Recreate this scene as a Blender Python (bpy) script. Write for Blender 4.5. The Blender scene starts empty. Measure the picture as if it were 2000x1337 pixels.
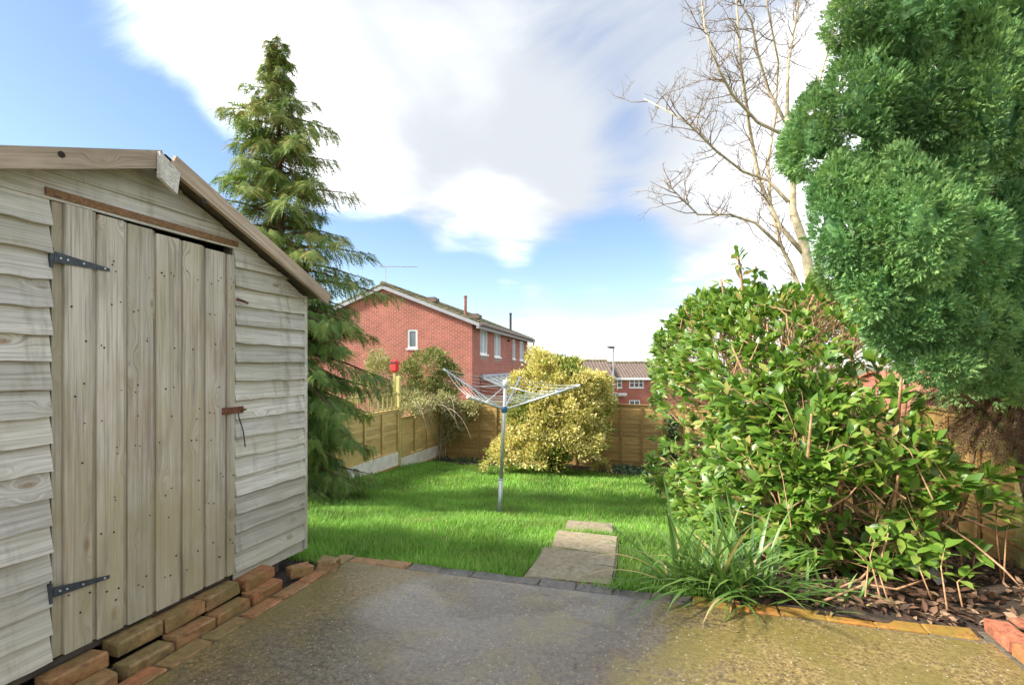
import bpy, bmesh, math, random
import numpy as np
from mathutils import Matrix, Vector
R = math.radians
random.seed(7); rng = np.random.default_rng(11)
SC = bpy.context.scene
COL = SC.collection

# ------------------------------------------------------------------ camera, sky, sun, exposure
YAW = R(16.7); CY, SY = math.cos(YAW), math.sin(YAW)
EYE = 1.3
cd = bpy.data.cameras.new('camera'); cam = bpy.data.objects.new('camera', cd); COL.objects.link(cam)
cd.sensor_width = 36.0; cd.lens = 18.0; cd.shift_y = 0.02175; cd.clip_end = 2000; cd.clip_start = 0.05
cam.location = (0, 0, EYE); cam.rotation_euler = (R(90), 0, YAW)
SC.camera = cam

SUN_EL = R(41)
sx, sy = -0.985, -0.17          # towards the sun, camera frame (x right, y forward)
TO_SUN = Vector((sx*CY - sy*SY, sx*SY + sy*CY, 0)).normalized()
TO_SUN = Vector((TO_SUN.x*math.cos(SUN_EL), TO_SUN.y*math.cos(SUN_EL), math.sin(SUN_EL)))
sd = bpy.data.lights.new('sun', 'SUN'); so = bpy.data.objects.new('sun', sd); COL.objects.link(so)
sd.energy = 2.15; sd.angle = R(8.0); sd.color = (1.0, 0.93, 0.82)
so.rotation_euler = TO_SUN.to_track_quat('Z', 'Y').to_euler(); so.location = (0, 0, 30)
SC.view_settings.view_transform = 'Standard'; SC.view_settings.look = 'None'
SC.view_settings.exposure = 2.2; SC.view_settings.gamma = 1.0
SC.cycles.use_denoising = True
SC.cycles.max_bounces = 8; SC.cycles.transparent_max_bounces = 8


def cam2w(X, Y, Z=0.0):
    return Vector((X*CY - Y*SY, X*SY + Y*CY, Z))
def px(x, y, d):                    # a photograph pixel at depth d, as a point of the place
    return cam2w((x-1000)/1000*d, d, EYE - (y-712)/1000*d)
def onx(x, y, c):                   # ... on the plane X = c
    k = (x-1000)/1000; return px(x, y, c/(k*CY - SY))
def ony(x, y, c):
    k = (x-1000)/1000; return px(x, y, c/(k*SY + CY))
def onz(x, y, z):
    return px(x, y, (EYE-z)*1000/(y-712))

# ------------------------------------------------------------------ node helpers
def NN(nt, typ, **kw):
    n = nt.nodes.new(typ)
    for k, v in kw.items():
        if k.startswith('i_'):
            key = k[2:]; key = int(key) if key.isdigit() else key.replace('_', ' ')
            s = n.inputs[key]
            if hasattr(v, 'is_output') or isinstance(v, bpy.types.NodeSocket): nt.links.new(v, s)
            else: s.default_value = v
        else: setattr(n, k, v)
    return n
def math_(nt, op, a, b=None, c=None, clamp=False):
    n = nt.nodes.new('ShaderNodeMath'); n.operation = op; n.use_clamp = clamp
    for i, v in enumerate((a, b, c)):
        if v is None: continue
        if isinstance(v, bpy.types.NodeSocket): nt.links.new(v, n.inputs[i])
        else: n.inputs[i].default_value = v
    return n.outputs[0]
def mixc(nt, fac, a, b, blend='MIX'):
    n = nt.nodes.new('ShaderNodeMix'); n.data_type = 'RGBA'; n.blend_type = blend
    for idx, v in ((0, fac), (6, a), (7, b)):
        s = n.inputs[idx]
        if isinstance(v, bpy.types.NodeSocket): nt.links.new(v, s)
        elif idx == 0: s.default_value = v
        else: s.default_value = (*v, 1) if len(v) == 3 else v
    return n.outputs[2]
def ramp(nt, fac, stops):
    n = nt.nodes.new('ShaderNodeValToRGB'); el = n.color_ramp.elements
    while len(el) < len(stops): el.new(0.5)
    for e, (p, c) in zip(el, stops):
        e.position = p; e.color = (*c, 1) if not isinstance(c, (int, float)) else (c, c, c, 1)
    nt.links.new(fac, n.inputs[0]); return n.outputs[0]
def smooth(nt, v, lo, hi, a=0.0, b=1.0):
    n = nt.nodes.new('ShaderNodeMapRange'); n.interpolation_type = 'SMOOTHSTEP'
    nt.links.new(v, n.inputs[0])
    for i, q in enumerate((lo, hi, a, b)): n.inputs[i+1].default_value = q
    return n.outputs[0]
def noise(nt, vec, scale, detail=4, rough=0.55, dist=0.0):
    n = nt.nodes.new('ShaderNodeTexNoise'); nt.links.new(vec, n.inputs['Vector'])
    n.inputs['Scale'].default_value = scale; n.inputs['Detail'].default_value = detail
    n.inputs['Roughness'].default_value = rough; n.inputs['Distortion'].default_value = dist
    return n.outputs[0]
def mapping(nt, vec, scale=(1, 1, 1), loc=(0, 0, 0), rot=(0, 0, 0)):
    n = nt.nodes.new('ShaderNodeMapping'); nt.links.new(vec, n.inputs[0])
    n.inputs['Scale'].default_value = scale; n.inputs['Location'].default_value = loc; n.inputs['Rotation'].default_value = rot
    return n.outputs[0]
def new_mat(name):
    m = bpy.data.materials.new(name); m.use_nodes = True; nt = m.node_tree
    b = nt.nodes['Principled BSDF']
    return m, nt, b
def bump(nt, h, strength, dist, b):
    n = nt.nodes.new('ShaderNodeBump'); n.inputs['Strength'].default_value = strength; n.inputs['Distance'].default_value = dist
    nt.links.new(h, n.inputs['Height']); nt.links.new(n.outputs[0], b.inputs['Normal'])

# ------------------------------------------------------------------ sky with broken cloud
def build_world():
    w = bpy.data.worlds.new('World'); SC.world = w; w.use_nodes = True; nt = w.node_tree
    bg = nt.nodes['Background']; bg.inputs[1].default_value = 0.1
    sky = nt.nodes.new('ShaderNodeTexSky'); sky.sky_type = 'NISHITA'; sky.sun_disc = False
    sky.sun_elevation = SUN_EL; sky.sun_rotation = math.atan2(TO_SUN.x, TO_SUN.y)
    sky.air_density = 1.0; sky.dust_density = 0.6; sky.ozone_density = 2.0
    tc = nt.nodes.new('ShaderNodeTexCoord').outputs['Generated']
    sep = nt.nodes.new('ShaderNodeSeparateXYZ'); nt.links.new(tc, sep.inputs[0])
    zz = math_(nt, 'ADD', math_(nt, 'MAXIMUM', sep.outputs[2], 0.0), 0.16)
    cx = math_(nt, 'DIVIDE', sep.outputs[0], zz); cy = math_(nt, 'DIVIDE', sep.outputs[1], zz)
    cmb = nt.nodes.new('ShaderNodeCombineXYZ'); nt.links.new(cx, cmb.inputs[0]); nt.links.new(cy, cmb.inputs[1])
    P = cmb.outputs[0]
    n1 = noise(nt, mapping(nt, P, (0.75, 1.25, 1), (3.1, 1.7, 0), (0, 0, R(35))), 1.15, 9, 0.58, 0.7)
    n2 = noise(nt, mapping(nt, P, (1, 1, 1), (9.1, 4.2, 2)), 0.55, 5, 0.55, 0.3)
    field = math_(nt, 'ADD', math_(nt, 'MULTIPLY', math_(nt, 'SUBTRACT', n1, 0.5), 1.9), 0.60)
    # openings and banks of the cloud deck, each a direction and an angular radius
    def d_of(x, y): return cam2w((x-1000)/1000, 1.0, (712-y)/1000).normalized()
    for (x, y, rad, amt) in ((120, 330, 21, -1.0), (330, 470, 17, -0.8), (40, 120, 9, 0.15), (560, 470, 11, -0.35), (700, 520, 9, -0.75),
                             (860, 500, 8, -0.75), (1000, 560, 9, -0.65), (1180, 500, 9, -0.75), (1330, 520, 9, -0.5), (1235, 310, 6, -0.30), (850, 600, 8, -0.3),
                             (700, 200, 26, 0.45), (1000, 350, 14, 0.5), (1500, 200, 25, 0.45), (1100, 660, 9, 0.35), (1350, 420, 8, 0.3), (1060, 612, 4, 0.5),
                             (400, 130, 12, 0.35)):
        d = d_of(x, y)
        vm = nt.nodes.new('ShaderNodeVectorMath'); vm.operation = 'DOT_PRODUCT'
        nrm = nt.nodes.new('ShaderNodeVectorMath'); nrm.operation = 'NORMALIZE'; nt.links.new(tc, nrm.inputs[0])
        nt.links.new(nrm.outputs[0], vm.inputs[0]); vm.inputs[1].default_value = d
        s = smooth(nt, vm.outputs['Value'], math.cos(R(rad)), 1.0, 0.0, amt)
        field = math_(nt, 'ADD', field, s)
    mask = smooth(nt, field, 0.05, 1.0)
    shade = math_(nt, 'ADD', n2, math_(nt, 'MULTIPLY', math_(nt, 'SUBTRACT', n1, 0.5), 0.35))
    for (x, y, rad, amt) in ((1020, 140, 34, -0.34), (1250, 330, 18, -0.16), (330, 150, 18, 0.30), (600, 320, 13, 0.22), (960, 450, 9, 0.16), (1480, 200, 12, 0.12)):
        vm = nt.nodes.new('ShaderNodeVectorMath'); vm.operation = 'DOT_PRODUCT'
        nt.links.new(nrm.outputs[0], vm.inputs[0]); vm.inputs[1].default_value = d_of(x, y)
        shade = math_(nt, 'ADD', shade, smooth(nt, vm.outputs['Value'], math.cos(R(rad)), 1.0, 0.0, amt))
    cc = mixc(nt, smooth(nt, shade, 0.20, 0.78), (1.75, 1.85, 1.98), (6.2, 6.3, 6.4))
    hs = nt.nodes.new('ShaderNodeHueSaturation'); nt.links.new(sky.outputs[0], hs.inputs['Color'])
    hs.inputs['Saturation'].default_value = 1.05; hs.inputs['Value'].default_value = 0.54; hs.inputs['Hue'].default_value = 0.506
    col = mixc(nt, mask, hs.outputs[0], cc)
    nt.links.new(col, bg.inputs[0])
build_world()

# ------------------------------------------------------------------ materials
def wood_mat(name, pale, dark, algae, algae_amt=0.4, knots=True, orange=(0.30, 0.15, 0.06), rough=0.8, oamt=0.35, low=0.0):
    m, nt, b = new_mat(name)
    tc = nt.nodes.new('ShaderNodeTexCoord'); oi = nt.nodes.new('ShaderNodeObjectInfo')
    off = nt.nodes.new('ShaderNodeVectorMath'); off.operation = 'MULTIPLY_ADD'
    cr = nt.nodes.new('ShaderNodeCombineXYZ')
    for i, mul in enumerate((37.0, 11.0, 23.0)):
        nt.links.new(math_(nt, 'MULTIPLY', oi.outputs['Random'], mul), cr.inputs[i])
    nt.links.new(tc.outputs['Object'], off.inputs[0]); off.inputs[1].default_value = (1, 1, 1); nt.links.new(cr.outputs[0], off.inputs[2])
    P = off.outputs[0]
    vor = nt.nodes.new('ShaderNodeTexVoronoi'); vor.inputs['Scale'].default_value = 1.0
    nt.links.new(mapping(nt, P, (3.2, 0.01, 8.5)), vor.inputs['Vector'])
    kd = vor.outputs['Distance']
    warp = smooth(nt, kd, 0.0, 0.35, 0.05, 0.0)
    gz = nt.nodes.new('ShaderNodeVectorMath'); gz.operation = 'ADD'
    cz = nt.nodes.new('ShaderNodeCombineXYZ'); nt.links.new(warp, cz.inputs[2]); nt.links.new(P, gz.inputs[0]); nt.links.new(cz.outputs[0], gz.inputs[1])
    G = gz.outputs[0]
    g1 = noise(nt, mapping(nt, G, (1.6, 40, 75)), 1.0, 5, 0.65, 0.6)
    g2 = noise(nt, mapping(nt, G, (3.0, 90, 210)), 1.0, 3, 0.6)
    blot = noise(nt, mapping(nt, P, (2.2, 2, 5)), 1.0, 4, 0.6)
    grain = math_(nt, 'ADD', math_(nt, 'MULTIPLY', g1, 0.6), math_(nt, 'MULTIPLY', g2, 0.4))
    col = mixc(nt, smooth(nt, grain, 0.36, 0.60), dark, pale)
    col = mixc(nt, math_(nt, 'MULTIPLY', smooth(nt, blot, 0.50, 0.72), oamt), col, orange)
    gn = noise(nt, mapping(nt, P, (1.1, 1, 2.5), (5, 5, 5)), 1.3, 4, 0.6)
    col = mixc(nt, math_(nt, 'MULTIPLY', smooth(nt, gn, 0.40, 0.68), algae_amt), col, algae)
    if knots:
        ring = nt.nodes.new('ShaderNodeMath'); ring.operation = 'SINE'; nt.links.new(math_(nt, 'MULTIPLY', kd, 120.0), ring.inputs[0])
        kc = mixc(nt, smooth(nt, ring.outputs[0], -0.6, 0.8), (0.20, 0.12, 0.06), orange)
        col = mixc(nt, math_(nt, 'MULTIPLY', smooth(nt, kd, 0.055, 0.13, 1.0, 0.0), 0.75), col, kc)
    if low:
        ps_ = nt.nodes.new('ShaderNodeNewGeometry').outputs['Position']; sz = nt.nodes.new('ShaderNodeSeparateXYZ'); nt.links.new(ps_, sz.inputs[0])
        ln = noise(nt, ps_, 3.0, 6, 0.65)
        lf_ = smooth(nt, math_(nt, 'ADD', sz.outputs[2], math_(nt, 'MULTIPLY', math_(nt, 'SUBTRACT', ln, 0.5), 2.2)), 0.1, 1.0, low, 0.0)
        col = mixc(nt, lf_, col, algae)
        dn = noise(nt, mapping(nt, ps_, (9, 9, 1.3)), 1.0, 5, 0.65); col = mixc(nt, smooth(nt, dn, 0.50, 0.72, 0.0, 0.5), col, (0.15, 0.125, 0.09))
    var = math_(nt, 'ADD', math_(nt, 'MULTIPLY', oi.outputs['Random'], 0.36), 0.80)
    hsv = nt.nodes.new('ShaderNodeHueSaturation'); nt.links.new(col, hsv.inputs['Color']); nt.links.new(var, hsv.inputs['Value'])
    nt.links.new(hsv.outputs[0], b.inputs['Base Color'])
    b.inputs['Roughness'].default_value = rough
    b.inputs['Specular IOR Level'].default_value = 0.25
    bump(nt, grain, 0.55, 0.004, b)
    return m

def plain_mat(name, col, rough=0.6, metal=0.0, var=0.25, scale=20.0, bmp=0.0, spec=0.4):
    m, nt, b = new_mat(name)
    tc = nt.nodes.new('ShaderNodeTexCoord').outputs['Object']
    n = noise(nt, tc, scale, 5, 0.6)
    c = mixc(nt, smooth(nt, n, 0.3, 0.7), tuple(x*(1-var) for x in col), tuple(min(1, x*(1+var)) for x in col))
    nt.links.new(c, b.inputs['Base Color']); b.inputs['Roughness'].default_value = rough; b.inputs['Metallic'].default_value = metal
    b.inputs['Specular IOR Level'].default_value = spec
    if bmp: bump(nt, n, bmp, 0.01, b)
    return m

def leaf_mat(name, stops, rough=0.45, trans=0.3, spec=0.4, tint=1.15, noisev=0.0, worn=0.0):
    """leaf colour from a per-leaf random attribute"""
    m, nt, b = new_mat(name)
    at = nt.nodes.new('ShaderNodeAttribute'); at.attribute_name = 'rnd'
    oi = nt.nodes.new('ShaderNodeObjectInfo')
    f = at.outputs['Fac']
    c = ramp(nt, f, stops)
    if noisev:
        tc = nt.nodes.new('ShaderNodeTexCoord').outputs['Object']
        n = noise(nt, tc, noisev, 3, 0.6)
        c = mixc(nt, 1.0, c, ramp(nt, n, [(0.3, 0.62), (0.7, 1.35)]), 'MULTIPLY')
    if worn:
        tcw = nt.nodes.new('ShaderNodeTexCoord').outputs['Object']
        c = mixc(nt, smooth(nt, noise(nt, tcw, 1.9, 5, 0.65), 0.50, 0.74, 0.0, worn), c, (0.40, 0.42, 0.12))
    nt.links.new(c, b.inputs['Base Color']); b.inputs['Roughness'].default_value = rough; b.inputs['Specular IOR Level'].default_value = spec
    tr = nt.nodes.new('ShaderNodeBsdfTranslucent')
    nt.links.new(mixc(nt, 1.0, c, (tint, tint, 0.75*tint), 'MULTIPLY'), tr.inputs[0])
    mx = nt.nodes.new('ShaderNodeMixShader'); mx.inputs[0].default_value = trans
    nt.links.new(b.outputs[0], mx.inputs[1]); nt.links.new(tr.outputs[0], mx.inputs[2])
    nt.links.new(mx.outputs[0], nt.nodes['Material Output'].inputs[0])
    return m

def house_brick_mat(name, a, bcol, mortar):
    m, nt, b = new_mat(name)
    uv = nt.nodes.new('ShaderNodeTexCoord').outputs['UV']
    br = nt.nodes.new('ShaderNodeTexBrick'); nt.links.new(uv, br.inputs['Vector'])
    br.inputs['Scale'].default_value = 1.0; br.inputs['Brick Width'].default_value = 0.225; br.inputs['Row Height'].default_value = 0.078
    br.inputs['Mortar Size'].default_value = 0.008; br.inputs['Mortar Smooth'].default_value = 0.3; br.inputs['Bias'].default_value = 0.0
    br.inputs['Color1'].default_value = (*a, 1); br.inputs['Color2'].default_value = (*bcol, 1); br.inputs['Mortar'].default_value = (*mortar, 1)
    n = noise(nt, uv, 0.9, 5, 0.6)
    c = mixc(nt, 1.0, br.outputs['Color'], ramp(nt, n, [(0.3, 0.82), (0.7, 1.15)]), 'MULTIPLY')
    nt.links.new(c, b.inputs['Base Color']); b.inputs['Roughness'].default_value = 0.9
    bump(nt, math_(nt, 'SUBTRACT', 1.0, br.outputs['Fac']), 0.5, 0.01, b)
    return m

def brick_mat(name, stops, moss=0.4, mosscol=(0.16, 0.13, 0.03), rough=0.75):
    m, nt, b = new_mat(name)
    tc = nt.nodes.new('ShaderNodeTexCoord').outputs['Object']; oi = nt.nodes.new('ShaderNodeObjectInfo').outputs['Random']
    c0 = ramp(nt, oi, stops)
    off = nt.nodes.new('ShaderNodeVectorMath'); off.operation = 'ADD'; nt.links.new(tc, off.inputs[0])
    cr = nt.nodes.new('ShaderNodeCombineXYZ'); nt.links.new(math_(nt, 'MULTIPLY', oi, 40.0), cr.inputs[0]); nt.links.new(cr.outputs[0], off.inputs[1])
    n = noise(nt, off.outputs[0], 28, 6, 0.65); n2 = noise(nt, off.outputs[0], 9, 4, 0.6); n3 = noise(nt, off.outputs[0], 160, 3, 0.6)
    c = mixc(nt, 1.0, c0, ramp(nt, n, [(0.3, 0.42), (0.7, 1.4)]), 'MULTIPLY')
    c = mixc(nt, math_(nt, 'MULTIPLY', smooth(nt, math_(nt, 'ADD', math_(nt, 'MULTIPLY', n2, .6), math_(nt, 'MULTIPLY', n, .4)), 0.42, 0.60), moss), c, mosscol)
    nt.links.new(c, b.inputs['Base Color']); nt.links.new(smooth(nt, n2, 0.3, 0.7, rough-0.25, rough), b.inputs['Roughness'])
    bump(nt, math_(nt, 'ADD', n, math_(nt, 'MULTIPLY', n3, 0.5)), 0.6, 0.006, b)
    return m

M = {}
M['shed'] = wood_mat('weathered_shed_wood', (0.64, 0.615, 0.565), (0.35, 0.325, 0.285), (0.40, 0.38, 0.27), 0.35, oamt=0.25, orange=(0.34, 0.20, 0.10), low=0.45)
M['door'] = wood_mat('weathered_door_wood', (0.62, 0.57, 0.49), (0.34, 0.305, 0.25), (0.36, 0.31, 0.17), 0.6, oamt=0.32, orange=(0.36, 0.20, 0.10), low=0.6)
M['barge'] = wood_mat('weathered_barge_wood', (0.50, 0.40, 0.30), (0.24, 0.175, 0.13), (0.20, 0.15, 0.11), 0.6, oamt=0.3)
M['lintel'] = wood_mat('stained_lintel_wood', (0.34, 0.19, 0.10), (0.15, 0.08, 0.045), (0.10, 0.07, 0.04), 0.3)
M['fence'] = wood_mat('golden_fence_wood', (0.68, 0.50, 0.22), (0.44, 0.30, 0.11), (0.40, 0.33, 0.11), 0.4, orange=(0.25, 0.13, 0.045), oamt=0.5)
M['fence_dark'] = wood_mat('brown_fence_wood', (0.48, 0.31, 0.12), (0.27, 0.16, 0.06), (0.33, 0.25, 0.07), 0.4, orange=(0.22, 0.11, 0.04), oamt=0.5)
M['post'] = wood_mat('mossy_fence_post', (0.56, 0.49, 0.20), (0.36, 0.30, 0.10), (0.27, 0.26, 0.06), 0.6, knots=False, oamt=0.3)
M['felt'] = plain_mat('roof_felt', (0.05, 0.052, 0.055), 0.95, bmp=0.4, scale=60)
M['iron'] = plain_mat('black_iron', (0.07, 0.08, 0.095), 0.5, 0.5, scale=40)
M['rust'] = plain_mat('rusty_iron', (0.16, 0.065, 0.035), 0.85, 0.2, 0.5, 60, 0.3)
M['hole'] = plain_mat('nail_rust', (0.03, 0.02, 0.015), 0.9)
M['dark_wood'] = plain_mat('dark_inside_wood', (0.10, 0.08, 0.06), 0.9)
M['concrete_board'] = plain_mat('pale_gravel_board', (0.78, 0.75, 0.68), 0.9, var=0.12, scale=7, bmp=0.3)
M['alu'] = plain_mat('dull_aluminium', (0.62, 0.64, 0.66), 0.42, 0.55, 0.1, 30)
M['white_plastic'] = plain_mat('white_plastic', (0.80, 0.80, 0.78), 0.45, var=0.05)
M['blue_plastic'] = plain_mat('blue_plastic', (0.05, 0.17, 0.36), 0.4, var=0.1)
M['cord'] = plain_mat('grey_green_line', (0.60, 0.66, 0.62), 0.5, var=0.1)
M['upvc'] = plain_mat('white_upvc', (0.82, 0.82, 0.80), 0.35, var=0.04, scale=3)
M['glass'] = plain_mat('window_glass', (0.10, 0.12, 0.14), 0.06, var=0.2, scale=1.0, spec=0.9)
M['curtain'] = plain_mat('grey_curtain', (0.40, 0.42, 0.44), 0.9, var=0.15, scale=6)
M['fascia'] = plain_mat('grey_fascia', (0.34, 0.34, 0.36), 0.6, var=0.08, scale=4)
M['gutter'] = plain_mat('brown_gutter', (0.17, 0.115, 0.10), 0.4, var=0.1, scale=4)
M['tile_moss'] = plain_mat('mossy_roof_tile', (0.20, 0.18, 0.10), 0.95, var=0.5, scale=2.5, bmp=0.5)
M['tile_brown'] = plain_mat('brown_roof_tile', (0.13, 0.095, 0.075), 0.85, var=0.25, scale=3)
M['tile_red'] = plain_mat('red_roof_tile', (0.42, 0.15, 0.09), 0.85, var=0.2, scale=3)
M['terracotta'] = plain_mat('terracotta_flue', (0.30, 0.13, 0.09), 0.7, var=0.2, scale=8)
M['dark_flue'] = plain_mat('dark_flue', (0.05, 0.04, 0.045), 0.7)
M['poly'] = plain_mat('pale_roof_sheet', (0.45, 0.45, 0.40), 0.55, var=0.3, scale=3.5)
M['red'] = plain_mat('red_paint', (0.60, 0.045, 0.04), 0.4, var=0.12, scale=10)
M['lamp_grey'] = plain_mat('galvanised_steel', (0.42, 0.44, 0.46), 0.5, 0.4, 0.1)
M['lamp_dark'] = plain_mat('dark_lamp_head', (0.06, 0.06, 0.07), 0.6)
M['brick_house'] = house_brick_mat('red_house_brick', (0.42, 0.10, 0.06), (0.30, 0.07, 0.045), (0.44, 0.33, 0.26))
M['brick_far'] = house_brick_mat('far_house_brick', (0.42, 0.12, 0.075), (0.34, 0.09, 0.055), (0.38, 0.26, 0.20))
M['patch'] = plain_mat('grey_render_patch', (0.30, 0.21, 0.17), 0.9)
M['edge_brick'] = brick_mat('patio_edge_brick', [(0, (0.38, 0.15, 0.065)), (0.35, (0.34, 0.17, 0.07)), (0.7, (0.24, 0.17, 0.07)), (1, (0.42, 0.17, 0.08))], 0.6, (0.17, 0.15, 0.045))
M['wet_brick'] = brick_mat('wet_edge_brick', [(0, (0.13, 0.11, 0.10)), (1, (0.09, 0.085, 0.085))], 0.35, (0.12, 0.10, 0.05), 0.5)
M['orange_brick'] = brick_mat('orange_mossy_brick', [(0, (0.40, 0.17, 0.035)), (1, (0.26, 0.16, 0.04))], 0.75, (0.20, 0.15, 0.02))
M['red_brick'] = brick_mat('clean_red_brick', [(0, (0.42, 0.15, 0.085)), (1, (0.37, 0.125, 0.07))], 0.2, (0.12, 0.09, 0.06))
M['slab'] = brick_mat('lichen_slab', [(0, (0.33, 0.27, 0.18)), (1, (0.28, 0.235, 0.16))], 0.5, (0.20, 0.155, 0.07), 0.8)
M['mortar'] = plain_mat('old_mortar', (0.13, 0.11, 0.075), 0.9, var=0.4, scale=40, bmp=0.4)
M['slate'] = plain_mat('grey_slate', (0.26, 0.26, 0.25), 0.7, var=0.2, scale=14, bmp=0.3)

def concrete_mat():
    m, nt, b = new_mat('wet_patio_concrete')
    tc = nt.nodes.new('ShaderNodeTexCoord').outputs['Object']
    sep = nt.nodes.new('ShaderNodeSeparateXYZ'); nt.links.new(tc, sep.inputs[0])
    big = noise(nt, tc, 0.8, 5, 0.6, 0.6)
    mid = noise(nt, tc, 3.2, 6, 0.65, 0.4)
    fine = noise(nt, tc, 130, 4, 0.7)
    gr = noise(nt, tc, 38, 5, 0.7)
    # golden sunlit patches painted in as ochre along with algae, middle stays grey
    # (broad shapes by place: left-hand far corner and the right-hand side)
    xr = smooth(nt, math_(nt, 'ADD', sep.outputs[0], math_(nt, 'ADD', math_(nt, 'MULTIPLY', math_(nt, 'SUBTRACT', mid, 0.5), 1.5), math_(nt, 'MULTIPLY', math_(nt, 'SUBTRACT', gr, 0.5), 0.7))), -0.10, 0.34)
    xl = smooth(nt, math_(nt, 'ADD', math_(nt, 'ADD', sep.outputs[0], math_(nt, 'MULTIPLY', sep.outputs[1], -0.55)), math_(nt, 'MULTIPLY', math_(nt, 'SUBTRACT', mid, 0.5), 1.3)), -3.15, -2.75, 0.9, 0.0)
    sunlit_stain = math_(nt, 'MAXIMUM', xr, xl)
    cel = nt.nodes.new('ShaderNodeTexVoronoi'); cel.inputs['Scale'].default_value = 120; nt.links.new(tc, cel.inputs['Vector'])
    cs = nt.nodes.new('ShaderNodeSeparateColor'); nt.links.new(cel.outputs['Color'], cs.inputs[0])
    gr = math_(nt, 'ADD', math_(nt, 'MULTIPLY', gr, 0.82), math_(nt, 'MULTIPLY', cs.outputs[0], 0.18))
    grey = mixc(nt, smooth(nt, gr, 0.30, 0.74), (0.062, 0.050, 0.036), (0.21, 0.17, 0.12))
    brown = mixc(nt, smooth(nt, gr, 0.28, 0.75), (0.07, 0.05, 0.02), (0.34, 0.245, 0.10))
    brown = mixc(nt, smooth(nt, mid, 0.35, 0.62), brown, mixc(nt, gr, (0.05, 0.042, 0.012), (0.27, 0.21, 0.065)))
    olive = mixc(nt, smooth(nt, gr, 0.25, 0.78), (0.055, 0.043, 0.026), (0.21, 0.155, 0.085))
    c = mixc(nt, smooth(nt, big, 0.36, 0.56), grey, mixc(nt, smooth(nt, mid, 0.45, 0.6), olive, brown))
    c = mixc(nt, sunlit_stain, c, brown)
    vor = nt.nodes.new('ShaderNodeTexVoronoi'); vor.inputs['Scale'].default_value = 55; nt.links.new(tc, vor.inputs['Vector'])
    sp = nt.nodes.new('ShaderNodeSeparateColor'); nt.links.new(vor.outputs['Color'], sp.inputs[0])
    peb = math_(nt, 'MULTIPLY', smooth(nt, vor.outputs['Distance'], 0.16, 0.26, 1.0, 0.0), math_(nt, 'GREATER_THAN', sp.outputs[0], 0.72))
    pcol = ramp(nt, sp.outputs[1], [(0, (0.42, 0.34, 0.22)), (0.5, (0.50, 0.46, 0.38)), (0.8, (0.40, 0.20, 0.11)), (1, (0.03, 0.03, 0.03))])
    c = mixc(nt, math_(nt, 'MULTIPLY', peb, 0.85), c, pcol)
    nt.links.new(c, b.inputs['Base Color'])
    wet = math_(nt, 'SUBTRACT', 1.0, sunlit_stain)
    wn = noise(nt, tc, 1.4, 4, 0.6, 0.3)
    rgh = math_(nt, 'ADD', math_(nt, 'MULTIPLY', sunlit_stain, 0.30), math_(nt, 'ADD', 0.10, math_(nt, 'MULTIPLY', smooth(nt, wn, 0.38, 0.62), 0.2)))
    nt.links.new(rgh, b.inputs['Roughness']); b.inputs['Specular IOR Level'].default_value = 0.5
    wv = nt.nodes.new('ShaderNodeTexWave'); wv.wave_type = 'BANDS'; wv.bands_direction = 'Y'
    wv.inputs['Scale'].default_value = 7.0; wv.inputs['Distortion'].default_value = 5.0; wv.inputs['Detail'].default_value = 3; wv.inputs['Detail Scale'].default_value = 1.2
    nt.links.new(mapping(nt, tc, (0.5, 1.6, 1), rot=(0, 0, R(-4))), wv.inputs['Vector'])
    h = math_(nt, 'ADD', math_(nt, 'MULTIPLY', gr, 0.6), math_(nt, 'MULTIPLY', fine, 0.45))
    h = math_(nt, 'ADD', h, math_(nt, 'MULTIPLY', wv.outputs['Fac'], 0.14))
    h = math_(nt, 'ADD', h, math_(nt, 'MULTIPLY', peb, 0.25))
    bump(nt, h, 0.38, 0.007, b)
    film = smooth(nt, noise(nt, mapping(nt, tc, (0.8, 1.5, 1)), 1.7, 6, 0.6, 0.8), 0.40, 0.56)
    nt.links.new(math_(nt, 'MULTIPLY', math_(nt, 'SUBTRACT', 1.0, math_(nt, 'MULTIPLY', sunlit_stain, 0.75)), math_(nt, 'ADD', 0.25, math_(nt, 'MULTIPLY', film, 0.65))), b.inputs['Coat Weight'])
    b.inputs['Coat Roughness'].default_value = 0.10; b.inputs['Coat IOR'].default_value = 1.4
    bn = nt.nodes.new('ShaderNodeBump'); bn.inputs['Strength'].default_value = 0.14; bn.inputs['Distance'].default_value = 0.006; nt.links.new(h, bn.inputs['Height']); nt.links.new(bn.outputs[0], b.inputs['Coat Normal'])
    return m
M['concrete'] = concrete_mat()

def soil_mat(name, a, c2, scale=14):
    m, nt, b = new_mat(name)
    tc = nt.nodes.new('ShaderNodeTexCoord').outputs['Object']
    n = noise(nt, tc, scale, 8, 0.7); n2 = noise(nt, tc, 2.5, 4, 0.6)
    c = mixc(nt, smooth(nt, n, 0.35, 0.68), a, c2)
    c = mixc(nt, 1.0, c, ramp(nt, n2, [(0.3, 0.7), (0.7, 1.2)]), 'MULTIPLY')
    nt.links.new(c, b.inputs['Base Color']); b.inputs['Roughness'].default_value = 0.95
    bump(nt, n, 0.9, 0.03, b); return m
M['soil'] = soil_mat('dark_soil', (0.022, 0.015, 0.010), (0.085, 0.055, 0.035))
M['lawn_base'] = soil_mat('lawn_base', (0.035, 0.075, 0.012), (0.075, 0.16, 0.025), 30)
M['ground'] = soil_mat('ground_cover', (0.06, 0.09, 0.03), (0.13, 0.13, 0.06), 1.5)
M['grass'] = leaf_mat('grass_blades', [(0, (0.14, 0.30, 0.04)), (0.5, (0.22, 0.43, 0.07)), (0.85, (0.33, 0.54, 0.11)), (1, (0.52, 0.50, 0.24))], 0.5, 0.38, 0.3, noisev=1.3, worn=0.45)
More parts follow.
